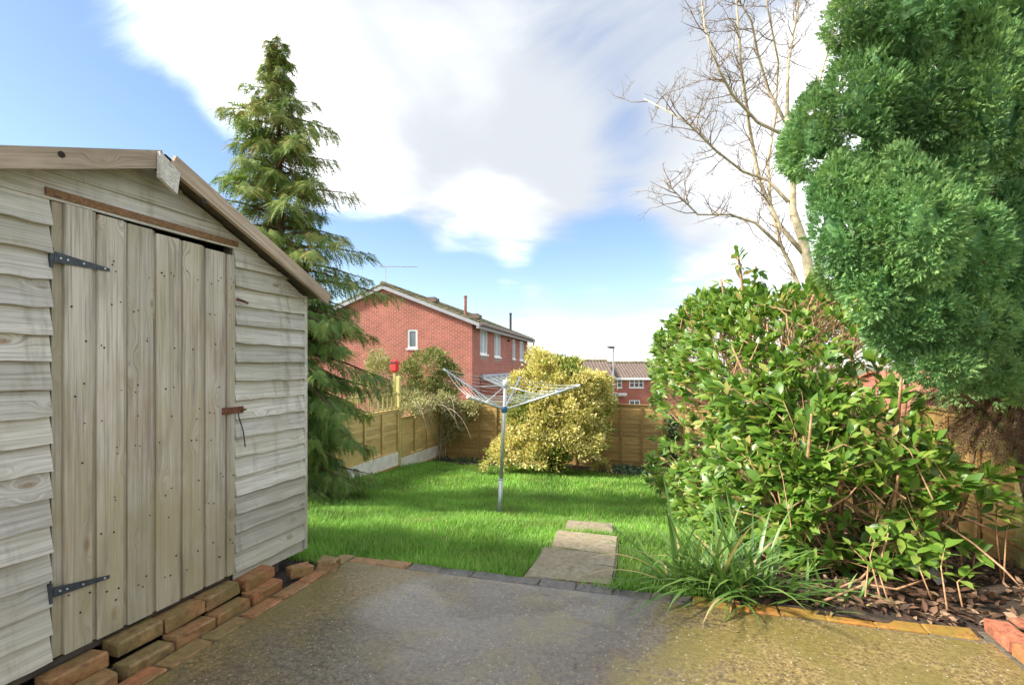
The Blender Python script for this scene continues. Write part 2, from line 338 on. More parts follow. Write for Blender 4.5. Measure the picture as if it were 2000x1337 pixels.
M['laurel'] = leaf_mat('laurel_leaf', [(0, (0.065, 0.16, 0.02)), (0.5, (0.14, 0.27, 0.035)), (0.88, (0.28, 0.38, 0.07)), (1, (0.50, 0.42, 0.14))], 0.36, 0.36, 0.55)
M['stem'] = plain_mat('tan_laurel_stem', (0.36, 0.21, 0.11), 0.7, var=0.4, scale=25)
M['gold'] = leaf_mat('golden_variegated_leaf', [(0, (0.10, 0.18, 0.03)), (0.25, (0.26, 0.30, 0.05)), (0.40, (0.62, 0.55, 0.16)), (1, (0.86, 0.78, 0.42))], 0.5, 0.25, 0.3)
M['olive'] = leaf_mat('olive_shrub_leaf', [(0, (0.08, 0.12, 0.03)), (0.5, (0.20, 0.23, 0.06)), (1, (0.45, 0.40, 0.18))], 0.55, 0.3, 0.3)
M['climber'] = leaf_mat('pale_climber_leaf', [(0, (0.16, 0.20, 0.06)), (0.5, (0.34, 0.34, 0.13)), (1, (0.58, 0.50, 0.32))], 0.6, 0.3, 0.3)
M['ivy'] = leaf_mat('dark_ivy_leaf', [(0, (0.02, 0.05, 0.018)), (0.7, (0.045, 0.10, 0.03)), (1, (0.14, 0.20, 0.08))], 0.35, 0.15, 0.5)
M['cypress'] = leaf_mat('blue_green_cypress', [(0, (0.06, 0.17, 0.06)), (0.5, (0.16, 0.32, 0.11)), (1, (0.40, 0.54, 0.17))], 0.6, 0.2, 0.25, noisev=1.6)
M['cypress_dead'] = leaf_mat('brown_cypress', [(0, (0.07, 0.04, 0.025)), (0.6, (0.17, 0.10, 0.055)), (1, (0.12, 0.14, 0.04))], 0.8, 0.2, 0.2)
M['conifer'] = leaf_mat('olive_conifer', [(0, (0.07, 0.15, 0.04)), (0.45, (0.15, 0.25, 0.06)), (0.78, (0.30, 0.35, 0.09)), (0.92, (0.42, 0.34, 0.12)), (1, (0.42, 0.22, 0.10))], 0.6, 0.25, 0.25)
M['iris'] = leaf_mat('strap_leaf', [(0, (0.06, 0.14, 0.03)), (0.6, (0.13, 0.24, 0.05)), (0.9, (0.24, 0.33, 0.09)), (1, (0.48, 0.37, 0.17))], 0.38, 0.25, 0.5)
M['litter'] = leaf_mat('dead_leaf', [(0, (0.05, 0.03, 0.02)), (0.5, (0.16, 0.085, 0.05)), (1, (0.36, 0.24, 0.15))], 0.7, 0.1, 0.3)
M['bark'] = plain_mat('brown_bark', (0.13, 0.085, 0.055), 0.9, var=0.45, scale=30, bmp=0.5)
M['ash_bark'] = plain_mat('cream_bark', (0.50, 0.42, 0.27), 0.85, var=0.3, scale=9, bmp=0.3)
M['twig'] = plain_mat('brown_twig', (0.20, 0.135, 0.085), 0.85, var=0.35, scale=12)
M['pale_twig'] = plain_mat('pale_twig', (0.42, 0.33, 0.24), 0.85, var=0.3, scale=12)

# ------------------------------------------------------------------ object helpers
W = {}
def put(o, parent=None, mw=None):
    mw = mw or Matrix.Identity(4)
    COL.objects.link(o)
    if parent is not None:
        o.parent = parent; o.matrix_parent_inverse = W[parent].inverted()
    o.matrix_basis = mw; W[o] = mw.copy()
    return o
def tag(o, label=None, cat=None, group=None, kind=None):
    if label: o['label'] = label
    if cat: o['category'] = cat
    if group: o['group'] = group
    if kind: o['kind'] = kind
    return o
def thing(name, loc, label, cat, group=None):
    o = bpy.data.objects.new(name, None); o.empty_display_size = 0.1
    put(o, None, Matrix.Translation(Vector(loc))); return tag(o, label, cat, group)
def obj(name, me, mat, parent=None, mw=None):
    if mat is not None and (len(me.materials) == 0): me.materials.append(M[mat] if isinstance(mat, str) else mat)
    return put(bpy.data.objects.new(name, me), parent, mw)

class MB:
    def __init__(s): s.v = []; s.f = []; s.uv = []
    def add(s, vs, fs):
        n = len(s.v); s.v += [tuple(p) for p in vs]; s.f += [tuple(n+i for i in f) for f in fs]
    def box(s, a, b, m=None):
        x0, y0, z0 = a; x1, y1, z1 = b
        vs = [Vector(p) for p in ((x0, y0, z0), (x1, y0, z0), (x1, y1, z0), (x0, y1, z0), (x0, y0, z1), (x1, y0, z1), (x1, y1, z1), (x0, y1, z1))]
        if m is not None: vs = [m @ p for p in vs]
        s.add(vs, [(0, 3, 2, 1), (4, 5, 6, 7), (0, 1, 5, 4), (1, 2, 6, 5), (2, 3, 7, 6), (3, 0, 4, 7)])
    def prism(s, poly, ext):            # closed polygon extruded by a vector
        n = len(poly); e = Vector(ext)
        vs = [Vector(p) for p in poly]; vs += [p+e for p in vs]
        s.add(vs, [tuple(reversed(range(n))), tuple(range(n, 2*n))] + [(i, (i+1) % n, n+(i+1) % n, n+i) for i in range(n)])
    def tube(s, pts, rad, n=6, cap=True):
        pts = [Vector(p) for p in pts]
        if isinstance(rad, (int, float)): rad = [rad]*len(pts)
        vs = []; prev = None
        for i, p in enumerate(pts):
            t = (pts[min(i+1, len(pts)-1)] - pts[max(i-1, 0)])
            if t.length < 1e-9: t = Vector((0, 0, 1))
            t.normalize()
            if prev is None:
                a = t.orthogonal().normalized()
            else:
                a = (prev - t*prev.dot(t))
                a = a.normalized() if a.length > 1e-6 else t.orthogonal().normalized()
            prev = a; b = t.cross(a)
            for k in range(n):
                an = 2*math.pi*k/n; vs.append(p + (a*math.cos(an) + b*math.sin(an))*rad[i])
        fs = []
        for i in range(len(pts)-1):
            for k in range(n):
                k2 = (k+1) % n; fs.append((i*n+k, i*n+k2, (i+1)*n+k2, (i+1)*n+k))
        if cap: fs += [tuple(reversed(range(n))), tuple(range((len(pts)-1)*n, len(pts)*n))]
        s.add(vs, fs)
    def mesh(s, name, smooth=False):
        me = bpy.data.meshes.new(name); me.from_pydata(s.v, [], s.f); me.update()
        if smooth: me.polygons.foreach_set('use_smooth', [True]*len(me.polygons))
        return me

def np_mesh(name, V, F, rnd=None, smooth=False):
    V = np.ascontiguousarray(V, dtype=np.float32); F = np.ascontiguousarray(F, dtype=np.int32)
    me = bpy.data.meshes.new(name); nf, k = F.shape
    me.vertices.add(len(V)); me.vertices.foreach_set('co', V.ravel())
    me.loops.add(nf*k); me.loops.foreach_set('vertex_index', F.ravel())
    me.polygons.add(nf); me.polygons.foreach_set('loop_start', np.arange(0, nf*k, k, dtype=np.int32))
    if smooth: me.polygons.foreach_set('use_smooth', np.ones(nf, dtype=bool))
    me.update(calc_edges=True)
    if rnd is not None:
        at = me.attributes.new('rnd', 'FLOAT', 'POINT'); at.data.foreach_set('value', np.ascontiguousarray(rnd, dtype=np.float32))
    return me

def unit(a): return a/np.maximum(np.linalg.norm(a, axis=-1, keepdims=True), 1e-9)
def frames(fwd, up):                    # rotation matrices: local y -> fwd, local z ~ up
    f = unit(fwd); x = np.cross(f, up); bad = np.linalg.norm(x, axis=1) < 1e-4
    x[bad] = np.cross(f[bad], np.array([1.0, 0.3, 0.2])); x = unit(x); z = np.cross(x, f)
    return np.stack([x, f, z], axis=2)
def scatter(name, tv, tf, pos, rot, scl, rnd):
    tv = np.asarray(tv, float); tf = np.asarray(tf, int); n = len(pos); k = len(tv)
    scl = np.asarray(scl)
    if scl.ndim == 1: scl = scl[:, None]
    V = np.einsum('nij,nkj->nki', rot, tv[None]*scl[:, None, :]) + pos[:, None, :]
    F = (tf[None] + (np.arange(n)*k)[:, None, None]).reshape(-1, tf.shape[1])
    return np_mesh(name, V.reshape(-1, 3), F, np.repeat(rnd, k))
# leaf templates: y along the leaf
LEAF_V = [(0, 0, 0), (-.17, .28, .045), (0, .30, -.01), (.17, .28, .045), (-.2, .58, .03), (0, .62, -.03), (.2, .58, .03), (0, 1.0, -.13)]
LEAF_F = [(0, 2, 1), (0, 3, 2), (1, 2, 5), (1, 5, 4), (2, 3, 6), (2, 6, 5), (4, 5, 7), (5, 6, 7)]
SM_V = [(0, 0, 0), (-.28, .5, .06), (.28, .5, .06), (0, 1, -.05)]
SM_F = [(0, 2, 1), (1, 2, 3)]
def spray_template(n=4, w=.09, droop=.25, spread=.55):
    """little flat fern-like spray: an axis with paired leaflets"""
    v = []; f = []
    def tri(p, q, wd):
        p = np.array(p, float); q = np.array(q, float); d = q-p; s = np.array([-d[1], d[0], 0]); s = s/np.linalg.norm(s)*wd
        i = len(v); v.extend([p-s*.6, p+s*.6, q]); f.append((i, i+1, i+2))
    for i in range(n):
        t = i/n; y = t*.85; L = spread*(1-.55*t); z = -droop*t*t
        for sg in (-1, 1):
            tri((0, y, z), (sg*L*.62, y+L*.62, z-droop*.35*L), w*(1.1-.4*t))
    tri((0, .55, -droop*.4), (0, 1.12, -droop*1.2), w)
    tri((0, 0, 0), (0, .8, -droop*.6), w*.6)
    return v, f

# ------------------------------------------------------------------ land profile
PV = [-50, 2.9, 3.0, 3.6, 4.4, 5.2, 5.9, 7.5, 9.0, 11.4, 16, 25, 45, 90, 600]
PZ = [-.02, -.03, -.04, -.105, -.20, -.35, -.525, -.70, -.80, -1.0, -1.5, -2.6, -4.75, -4.9, -3.0]
def land(x, y):
    return np.interp(y, PV, PZ) + 0.012*np.sin(1.9*x+0.6*y) + 0.01*np.sin(2.7*y-1.1*x+1)

def sheet(name, xs, ys, zf, mat, kind='structure', parent=None):
    X, Y = np.meshgrid(xs, ys); Z = zf(X, Y); nx, ny = len(xs), len(ys)
    V = np.stack([X, Y, Z], -1).reshape(-1, 3)
    i = np.arange(ny-1)[:, None]*nx + np.arange(nx-1)[None]
    F = np.stack([i, i+1, i+nx+1, i+nx], -1).reshape(-1, 4)
    o = obj(name, np_mesh(name, V, F, smooth=True), mat, parent); tag(o, kind=kind); return o

def gridpts(lo, hi, a, b, n): # dense between a and b, sparse outside
    return np.unique(np.concatenate([np.linspace(lo, a, 25), np.linspace(a, b, n), np.linspace(b, hi, 40)]))
sheet('ground', gridpts(-600, 600, -12, 12, 40), gridpts(-60, 900, 2.0, 50, 160), lambda X, Y: land(X, Y)-0.07-0.0*X, 'ground')
sheet('lawn', np.linspace(-5.35, 0.9, 90), np.linspace(3.0, 11.5, 130), lambda X, Y: land(X, Y), 'lawn_base')
def bedz(X, Y):
    e = np.clip((X-0.35-0.12*np.sin(Y*1.7))/0.5, 0, 1)*np.clip((Y-3.03)/.3, 0, 1)+.32*np.clip((X-.1)/.2,0,1)*np.clip((3.3-Y)/.25,0,1)
    return land(X, Y) + 0.006 + 0.10*e + 0.02*np.sin(5*X+3*Y)*e + 0.015*np.sin(11*X-7*Y)*e
sheet('planting_bed', np.linspace(0.25, 2.5, 70), np.linspace(3.0, 11.5, 160), bedz, 'soil')
sheet('border_soil', np.linspace(-5.3, 0.9, 60), np.linspace(10.55, 11.5, 14), lambda X, Y: land(X, Y)+0.03+0.03*np.sin(4*X)*np.sin(6*Y), 'soil')
sheet('side_bed', np.linspace(1.5, 2.6, 20), np.linspace(0.0, 3.07, 50), lambda X, Y: 0.045+0.02*np.sin(7*X+5*Y), 'soil')

# ------------------------------------------------------------------ patio with its edging bricks
PL, PR_, PF = -2.02, 1.46, 2.93
m_ = MB(); m_.box((PL, -1.2, -0.12), (PR_, PF, 0.0))
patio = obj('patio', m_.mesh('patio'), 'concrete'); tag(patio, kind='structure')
def brick_mesh(L, B, H, seed, chip=0.006):
    r = random.Random(seed); bm = bmesh.new(); bmesh.ops.create_cube(bm, size=1.0)
    bmesh.ops.scale(bm, verts=bm.verts, vec=(L, B, H))
    bmesh.ops.bevel(bm, geom=list(bm.edges), offset=0.007, segments=1, affect='EDGES')
    for v in bm.verts: v.co += Vector((r.uniform(-chip, chip), r.uniform(-chip, chip), r.uniform(-chip, chip)*.5))
    me = bpy.data.meshes.new('brick'); bm.to_mesh(me); bm.free(); return me
def brick_set(mat, dims=(0.212, 0.10, 0.065), n=6, chip=0.006):
    out = []
    for i in range(n):
        me = brick_mesh(*dims, i*13+len(mat), chip); me.materials.append(M[mat]); out.append(me)
    return out
BS = {k: brick_set(k) for k in ('edge_brick', 'wet_brick', 'orange_brick', 'red_brick')}
def lay(mat, loc, rz=0.0, tilt=(0, 0), parent=None, name='brick', vary=True):
    me = random.choice(BS[mat]) if vary else BS[mat][0]
    mw = Matrix.Translation(loc) @ Matrix.Rotation(rz, 4, 'Z') @ Matrix.Rotation(tilt[0], 4, 'X') @ Matrix.Rotation(tilt[1], 4, 'Y')
    return obj(name, me, None, parent, mw)
x = -2.02
while x < 1.42:                         # far edge of the patio
    yy = 2.983 + 0.02*max(0, x+0.2)
    mat = 'edge_brick' if x < -1.75 else ('wet_brick' if x < -0.05 else 'orange_brick')
    up = 0.004 if x > 0.0 else 0.0
    lay(mat, (x+.11, yy+random.uniform(-.004, .004), -0.030+up+random.uniform(-.003, .003)), R(random.uniform(-1.2, 1.2)), (R(random.uniform(-1, 1)), R(random.uniform(-.8, .8))), patio)
    x += 0.216
y = 0.55
while y < 2.85:                         # row set flush beside the shed
    lay('edge_brick', (-2.075+random.uniform(-.005, .005), y+.11, -0.024+random.uniform(-.003, .004)), R(90+random.uniform(-2, 2)), (R(random.uniform(-2, 1)), 0), patio)
    y += 0.226
m_ = MB(); m_.box((-2.135, 0.4, -.09), (-2.015, 2.92, -.004)); m_.box((-2.135, 2.925, -.09), (1.45, 3.035, -.006))
m_.box((1.4605, 0.3, -.09), (1.62, 3.08, -.003)); obj('mortar_bed', m_.mesh('mortar_bed'), 'mortar', patio)
m_ = MB(); m_.box((-4.3, 0.4, -.09), (-2.14, 3.02, -.02)); o = obj('shed_base', m_.mesh('shed_base'), 'soil'); tag(o, kind='structure')
# loose bricks under the shed sill
plinth = thing('brick_plinth', (-2.22, 1.8, 0), 'row of mossy loose bricks wedged under the wooden shed sill', 'bricks')
y = 0.62; i = 0
while y < 2.50:
    L = 0.218; z = 0.010 + (0.005 if i % 2 else 0)
    lay('edge_brick', (-2.19+random.uniform(-.008, .008), y+.11, z), R(90+random.uniform(-2.5, 2.5)), (R(random.uniform(-3, 3)), R(random.uniform(-1.5, 1.5))), plinth)
    if i not in (2,):
        lay('edge_brick', (-2.268+random.uniform(-.006, .006), y+.115+random.uniform(-.01, .01), 0.084+random.uniform(-.006,.006)), R(90+random.uniform(-2, 2)), (R(random.uniform(-2, 2)), 0), plinth)
    y += L+random.uniform(.006, .03); i += 1
for (X, Y, Z, a, lab) in ((-2.06, 2.80, 0.03, 12, 'broken mossy half brick lying by the shed corner at the lawn edge'),
                          (-2.17, 2.66, 0.028, 55, 'yellowish chunk of stone beside the bricks under the shed corner')):
    me = brick_mesh(0.12, 0.09, 0.06, int(a), 0.014); me.materials.append(M['edge_brick'])
    o = obj('loose_brick', me, None, None, Matrix.Translation((X, Y, Z)) @ Matrix.Rotation(R(a), 4, 'Z')); tag(o, lab, 'brick')
# clean red bricks on the right of the patio
redw = thing('brick_edging', (1.55, 2.6, 0), 'clean red brick edging standing at the right corner of the patio', 'brick edging')
for k in range(6):
    lay('red_brick' if k < 1 or k > 3 else 'edge_brick', (1.53, 2.945-k*0.226, 0.036), R(90+random.uniform(-.8, .8)), (0, 0), redw)
for k in range(3):
    lay('red_brick', (1.70+k*0.225, 3.02, 0.05), R(random.uniform(-2, 2)), (R(-3), 0), redw)

# ------------------------------------------------------------------ slabs stepping down the lawn
SL = [((1019, 1125), (1196, 1142), (1053, 1083), (1203, 1106), -0.012), ((1052, 1087), (1203, 1108), (1060, 1065), (1205, 1083), -0.035),
      ((1076, 1066), (1205, 1084), (1088, 1033), (1208, 1046), -0.075), ((1100, 1034), (1200, 1042), (1107, 1014), (1198, 1020), -0.17)]
SLAB_LAB = ['worn paving slab butting against the brick edge of the patio', 'narrow mossy paving slab overlapped by the slab at the patio edge',
            'broad paving slab between the narrow slab and the last grey one', 'small grey paving slab farthest down the lawn path']
slab_quads = []
for (a, b_, c_, d_, z), lab in zip(SL, SLAB_LAB):
    q = [onz(*p, z) for p in (a, b_, d_, c_)]
    slab_quads.append([(p.x, p.y) for p in q])
    ctr = sum(q, Vector())/4
    bm = bmesh.new()
    vs = [bm.verts.new(p-ctr) for p in q]; f = bm.faces.new(vs)
    g = bmesh.ops.extrude_face_region(bm, geom=[f]); bmesh.ops.translate(bm, vec=(0, 0, -0.10), verts=[e for e in g['geom'] if isinstance(e, bmesh.types.BMVert)])
    bmesh.ops.bevel(bm, geom=list(bm.edges), offset=0.012, segments=2, affect='EDGES'); bmesh.ops.recalc_face_normals(bm, faces=bm.faces)
    bmesh.ops.subdivide_edges(bm, edges=[e for e in bm.edges if e.calc_length() > .2], cuts=3, use_grid_fill=True)
    for v in bm.verts: v.co += Vector((random.uniform(-.003, .003), random.uniform(-.003, .003), random.uniform(-.002, .002)))
    me = bpy.data.meshes.new('paving_slab'); bm.to_mesh(me); bm.free()
    o = obj('paving_slab', me, 'slab', None, Matrix.Translation(ctr) @ Matrix.Rotation(R(random.uniform(-1, 1)), 4, 'X')); tag(o, lab, 'paving slab', 'slabs stepping down the lawn')

# ------------------------------------------------------------------ boards
def board_mesh(L, h, tb=0.016, tt=0.006, segs=6, wob=0.004, seed=0, x0f=None, x1f=None, cup=0.0):
    """one board: x along it, z up, outer face towards -y; bottom edge thicker and a little uneven.
    x0f/x1f give the end positions at height z (for ends cut on a slope)"""
    r = random.Random(seed); vs = []; fs = []
    bow = r.uniform(-1, 1)*wob
    for i in range(segs+1):
        t = i/segs
        zb = r.uniform(-1, 1)*wob*0.7 + bow*math.sin(t*math.pi); yo = r.uniform(-1, 1)*wob*0.4 + cup*math.sin(t*math.pi)
        for (z, yy) in ((zb, -tb+yo), (h, -tt+yo*.4), (h, 0.0), (zb, 0.0)):
            xa = x0f(max(z, 0)) if x0f else -L/2; xb = x1f(max(z, 0)) if x1f else L/2
            vs.append((xa+(xb-xa)*t, yy, z))
    for i in range(segs):
        for k in range(4):
            k2 = (k+1) % 4; fs.append((i*4+k, (i+1)*4+k, (i+1)*4+k2, i*4+k2))
    fs += [(0, 1, 2, 3), tuple(reversed([segs*4+k for k in range(4)]))]
    m = MB(); m.add(vs, fs); return m.mesh('board')
FX = Matrix.Rotation(R(90), 4, 'Z')         # face towards +X (local x runs along +Y)
def at(x, y, z, rz=0.0, ry=0.0):
    return Matrix.Translation((x, y, z)) @ Matrix.Rotation(rz, 4, 'Z') @ Matrix.Rotation(ry, 4, 'Y')

# ------------------------------------------------------------------ shed
SX = -2.307; AV, AZ = 1.80, 2.265; V0, V1 = 0.78, 2.85
def roofz(v): return AZ - (0.37*(AV-v) if v < AV else 0.43*(v-AV))
shed = thing('garden_shed', (-3.3, 1.82, 0), 'weathered grey wooden garden shed with lap boarding and a plank door', 'shed')
dl0, dr0 = 1.392, 2.268
def sid(y0, y1, z, h, seed, clip=False, mat='shed', name='siding_board', tilt=0.0, tb=0.017, xoff=0.0):
    L = y1-y0; c = (y0+y1)/2
    if clip:
        def a(zz): return max(y0, AV-(AZ-0.04-(z+zz))/0.37) - c
        def b_(zz): return min(y1, AV+(AZ-0.04-(z+zz))/0.43) - c
        me = board_mesh(L, h, tb, .005, 6, .003, seed, a, b_)
    else: me = board_mesh(L, h, tb, .004, 9, .0048, seed)
    return obj(name, me, mat, shed, at(SX+xoff, c, z, R(90), tilt))
z = 0.15; k = 0; EX = 0.1055
while z < 1.86:
    sid(V0, dl0+0.0, z, EX+0.016, 100+k, tilt=R(random.uniform(-.5, .5)), tb=random.uniform(.026, .034))
    top = z+EX+0.016
    sid(dr0+0.012, V1, z+0.004, EX+0.014, 200+k, clip=top > roofz(V1)-.05, tilt=R(random.uniform(-.9, .7)) if top < 1.6 else 0, tb=random.uniform(.026, .038))
    z += EX; k += 1
zz = z
while z < AZ-0.06:
    sid(V0, V1, z, min(EX+0.016, AZ-0.045-z), 300+k, clip=True); z += EX; k += 1
sid(dr0+0.012, V1-.005, 0.075, 0.085, 77, tb=.012)                    # bottom board right of the door
# frame, other walls, floor, roof
m_ = MB(); m_.box((SX-.05, dr0+.0, .13), (SX-.004, dr0+.03, 1.95)); m_.box((SX-.05, dl0-.03, .13), (SX-.004, dl0, 1.95))
obj('door_jamb', m_.mesh('door_jamb'), 'dark_wood', shed)
m_ = MB(); m_.box((SX-.02, V1+.002, .08), (SX+.018, V1+.03, roofz(V1+.02)-.05)); obj('corner_post', m_.mesh('corner_post'), 'shed', shed)
m_ = MB(); m_.box((SX-.03, dl0-.02, 1.955), (SX+.024, dr0+.03, 1.985)); obj('lintel', m_.mesh('lintel'), 'lintel', shed)
xb = -4.35
z = 0.12; k = 0
side = MB()
for yy, sgn in ((V1, 1), (V0, -1)):
    z = 0.12
    while z < roofz(yy)-.12:
        side.prism([(SX-.02, yy, z), (SX-.02, yy+sgn*.018, z), (SX-.02, yy+sgn*.004, z+.12), (SX-.02, yy, z+.12)], (xb-SX+.02, 0, 0)); z += .105
obj('side_wall', side.mesh('side_wall'), 'shed', shed)
m_ = MB(); m_.prism([(xb, V0, .12), (xb, V1, .12), (xb, V1, roofz(V1)-.05), (xb, AV, AZ-.05), (xb, V0, roofz(V0)-.05)], (-.02, 0, 0)); obj('back_wall', m_.mesh('back_wall'), 'shed', shed)
m_ = MB(); m_.box((xb, V0+.02, .10), (SX-.02, V1-.02, .13)); obj('floor', m_.mesh('floor'), 'dark_wood', shed)
m_ = MB()
for yy in (0.95, 1.5, 2.0, 2.62): m_.box((xb, yy, 0.0), (SX-.03, yy+.05, .10))
obj('floor_bearer', m_.mesh('floor_bearer'), 'dark_wood', shed)
for va, vb in ((AV, 2.95), (0.66, AV)):
    m_ = MB(); za, zb = roofz(va), roofz(vb)
    m_.prism([(xb-.08, va, za-.022), (xb-.08, vb, zb-.022), (xb-.08, vb, zb-.004), (xb-.08, va, za-.004)], (-xb-2.19+.08-.02, 0, 0)); obj('roof_panel', m_.mesh('roof_panel'), 'dark_wood', shed)
    m_ = MB(); m_.prism([(xb-.09, va, za), (xb-.09, vb, zb), (xb-.09, vb, zb+.004), (xb-.09, va, za+.004)], (-xb-2.19+.075, 0, 0)); obj('roof_felt', m_.mesh('roof_felt'), 'felt', shed)
def barge(v0, v1, seed, w=0.077, x=-2.196, dz=0.0, ext=0.0):
    z0, z1 = roofz(v0)+dz, roofz(v1)+dz; L = math.hypot(v1-v0, z1-z0); a = math.atan2(z1-z0, v1-v0)
    mw = Matrix.Translation((x, (v0+v1)/2, (z0+z1)/2-w+.012)) @ FX @ Matrix.Rotation(-a, 4, 'Y')
    return obj('barge_board', board_mesh(L+ext, w, .022, .02, 8, .003, seed), 'barge', shed, mw)
barge(0.66, 1.785, 5); barge(1.80, 2.945, 6)
q = [onx(*p, -2.17) for p in ((307, 296), (347, 338), (341, 380), (306, 346))]
m_ = MB(); m_.prism(q, (0.018, 0, 0)); me = m_.mesh('apex_board')
obj('apex_board', me, 'shed', shed)
for (p0, p1, rr) in (((392, 395), (392, 395), .013), ((112, 303), (112, 303), .012)):
    c = onx(*p0, -2.196); m_ = MB(); m_.tube([(c.x+.0, c.y, c.z), (c.x+.024, c.y, c.z)], rr, 12); obj('knot', m_.mesh('knot'), 'hole', shed)
# door: seven shiplap planks, hinges, hasp
door = obj('door', (lambda m: (m.box((SX-.045, dl0+.1, .25), (SX-.012, dr0-.06, .33)), m.box((SX-.045, dl0+.1, 1.70), (SX-.012, dr0-.06, 1.78)), m.box((SX-.045, dl0+.1, .95), (SX-.012, dr0-.06, 1.03)), m.mesh('door'))[-1])(MB()), 'door', shed)
bx = [98, 119, 183, 243, 299, 351, 396, 438, 458]
pv = [onx(b, 700, SX).y for b in bx]
for i in range(len(pv)-1):
    a, b_ = pv[i]+.0008, pv[i+1]-.0008; w = b_-a
    t = (a+b_)/2; zt = 1.944 - 0.045*(t-dl0)/(dr0-dl0) + random.uniform(-.003, .003); zb = 0.148 + random.uniform(-.003, .003)
    g = min(.020, w*.3)
    # section across the plank: flat face then a scooped lip on the far side
    if i == 0: prof = [(a, .006), (b_, .006)]
    else: prof = [(a, .020), (a+.003, .023), (b_-g, .023), (b_-g+.003, .019), (b_-g*.55, .010), (b_-.002, .009), (b_, .012)]
    H = zt-zb; ns = 8; vs = []; fs = []; n = len(prof)
    for j in range(ns+1):
        zz_ = -H/2 + H*j/ns; wbl = random.uniform(-.0012, .0012)
        for (pp, d) in prof: vs.append((zz_, -(d+wbl), pp-(a+b_)/2))
        vs.append((zz_, 0.012, b_-(a+b_)/2)); vs.append((zz_, 0.012, a-(a+b_)/2))
    n2 = n+2
    for j in range(ns):
        for k_ in range(n2):
            k3 = (k_+1) % n2; fs.append((j*n2+k_, j*n2+k3, (j+1)*n2+k3, (j+1)*n2+k_))
    fs += [tuple(range(n2)), tuple(reversed([ns*n2+q_ for q_ in range(n2)]))]
    m_ = MB(); m_.add(vs, fs); me = m_.mesh('door_plank')
    bmx = bmesh.new(); bmx.from_mesh(me); bmesh.ops.recalc_face_normals(bmx, faces=bmx.faces); bmx.to_mesh(me); bmx.free()
    # local x -> world z, local z -> world y, local -y -> world +x
    rot = Matrix(((0, -1, 0, 0), (0, 0, 1, 0), (1, 0, 0, 0), (0, 0, 0, 1)))
    obj('door_plank', me, 'door', door, Matrix.Translation((SX, (a+b_)/2, (zt+zb)/2)) @ rot)
def hinge(pts, xx=SX+.0245):
    q = [onx(*p, xx) for p in pts]; m_ = MB(); m_.prism(q, (.004, 0, 0))
    l = onx(*pts[0], xx); b0 = onx(*pts[-1], xx)
    m_.box((xx-.012, l.y-.014, (l.z+b0.z)/2-.042), (xx+.002, l.y-.003, (l.z+b0.z)/2+.036))
    o = obj('hinge', m_.mesh('hinge'), 'iron', door)
    s = MB()
    for t in (.10, .22, .5, .9):
        c = (q[0]*(1-t)+q[1]*t + q[-1]*(1-t)+q[-2]*t)/2; s.tube([(c.x+.003, c.y, c.z), (c.x+.007, c.y, c.z)], .004, 8)
    tag(obj('screw_heads', s.mesh('screw_heads'), 'alu', o if False else door), kind='stuff'); return o
hinge([(106, 491), (213, 524), (214, 530), (104, 512)]); hinge([(104, 1146), (213, 1122), (213, 1128), (103, 1166)])
a_, b2 = onx(434, 803, SX+.026), onx(475, 800, SX+.026)
m_ = MB(); m_.box((SX+.024, a_.y, a_.z-.018), (SX+.03, b2.y, a_.z+.018)); m_.tube([(SX+.03, b2.y-.02, a_.z), (SX+.05, b2.y-.02, a_.z), (SX+.05, b2.y-.005, a_.z)], .006, 6)
obj('hasp', m_.mesh('hasp'), 'rust', door)
m_ = MB(); p0 = onx(466, 812, SX+.05); p1 = onx(479, 872, SX+.04); m_.tube([p0+Vector((0, 0, .02)), p0, (p0+p1)/2+Vector((.006, .004, 0)), p1], .0035, 6); obj('hasp_pin', m_.mesh('hasp_pin'), 'iron', door)
c = onx(462, 583, SX+.03); m_ = MB(); m_.tube([c, c+Vector((.02, .03, -.012)), c+Vector((.025, .055, -.02))], .008, 6); obj('turn_button', m_.mesh('turn_button'), 'rust', shed)
nl = MB(); r = random.Random(3)
for i in range(1, len(pv)-1):
    for zz_ in (.30, .36, .92, 1.05, 1.20, 1.40, 1.55, 1.72, 1.76, .58, .7):
        for _ in range(2):
            if r.random() < .62:
                yy = r.uniform(pv[i]+.012, max(pv[i]+.02, pv[i+1]-.03)); c = Vector((SX+.0225, yy, zz_+r.uniform(-.03, .03)))
                nl.tube([c, c+Vector((.0022, 0, 0))], r.uniform(.0028, .0046), 7)
for k in range(17):
    for yy in (V0+.6-.03, dr0+.035, V1-.03):
        if yy > dr0 or True:
            c = Vector((SX+.011, yy if yy > dr0 else dl0-.03, .19+k*EX)); nl.tube([c, c+Vector((.004, 0, 0))], .0042, 7)
o = obj('nail_head', nl.mesh('nail_head'), 'hole', shed); tag(o, kind='stuff')

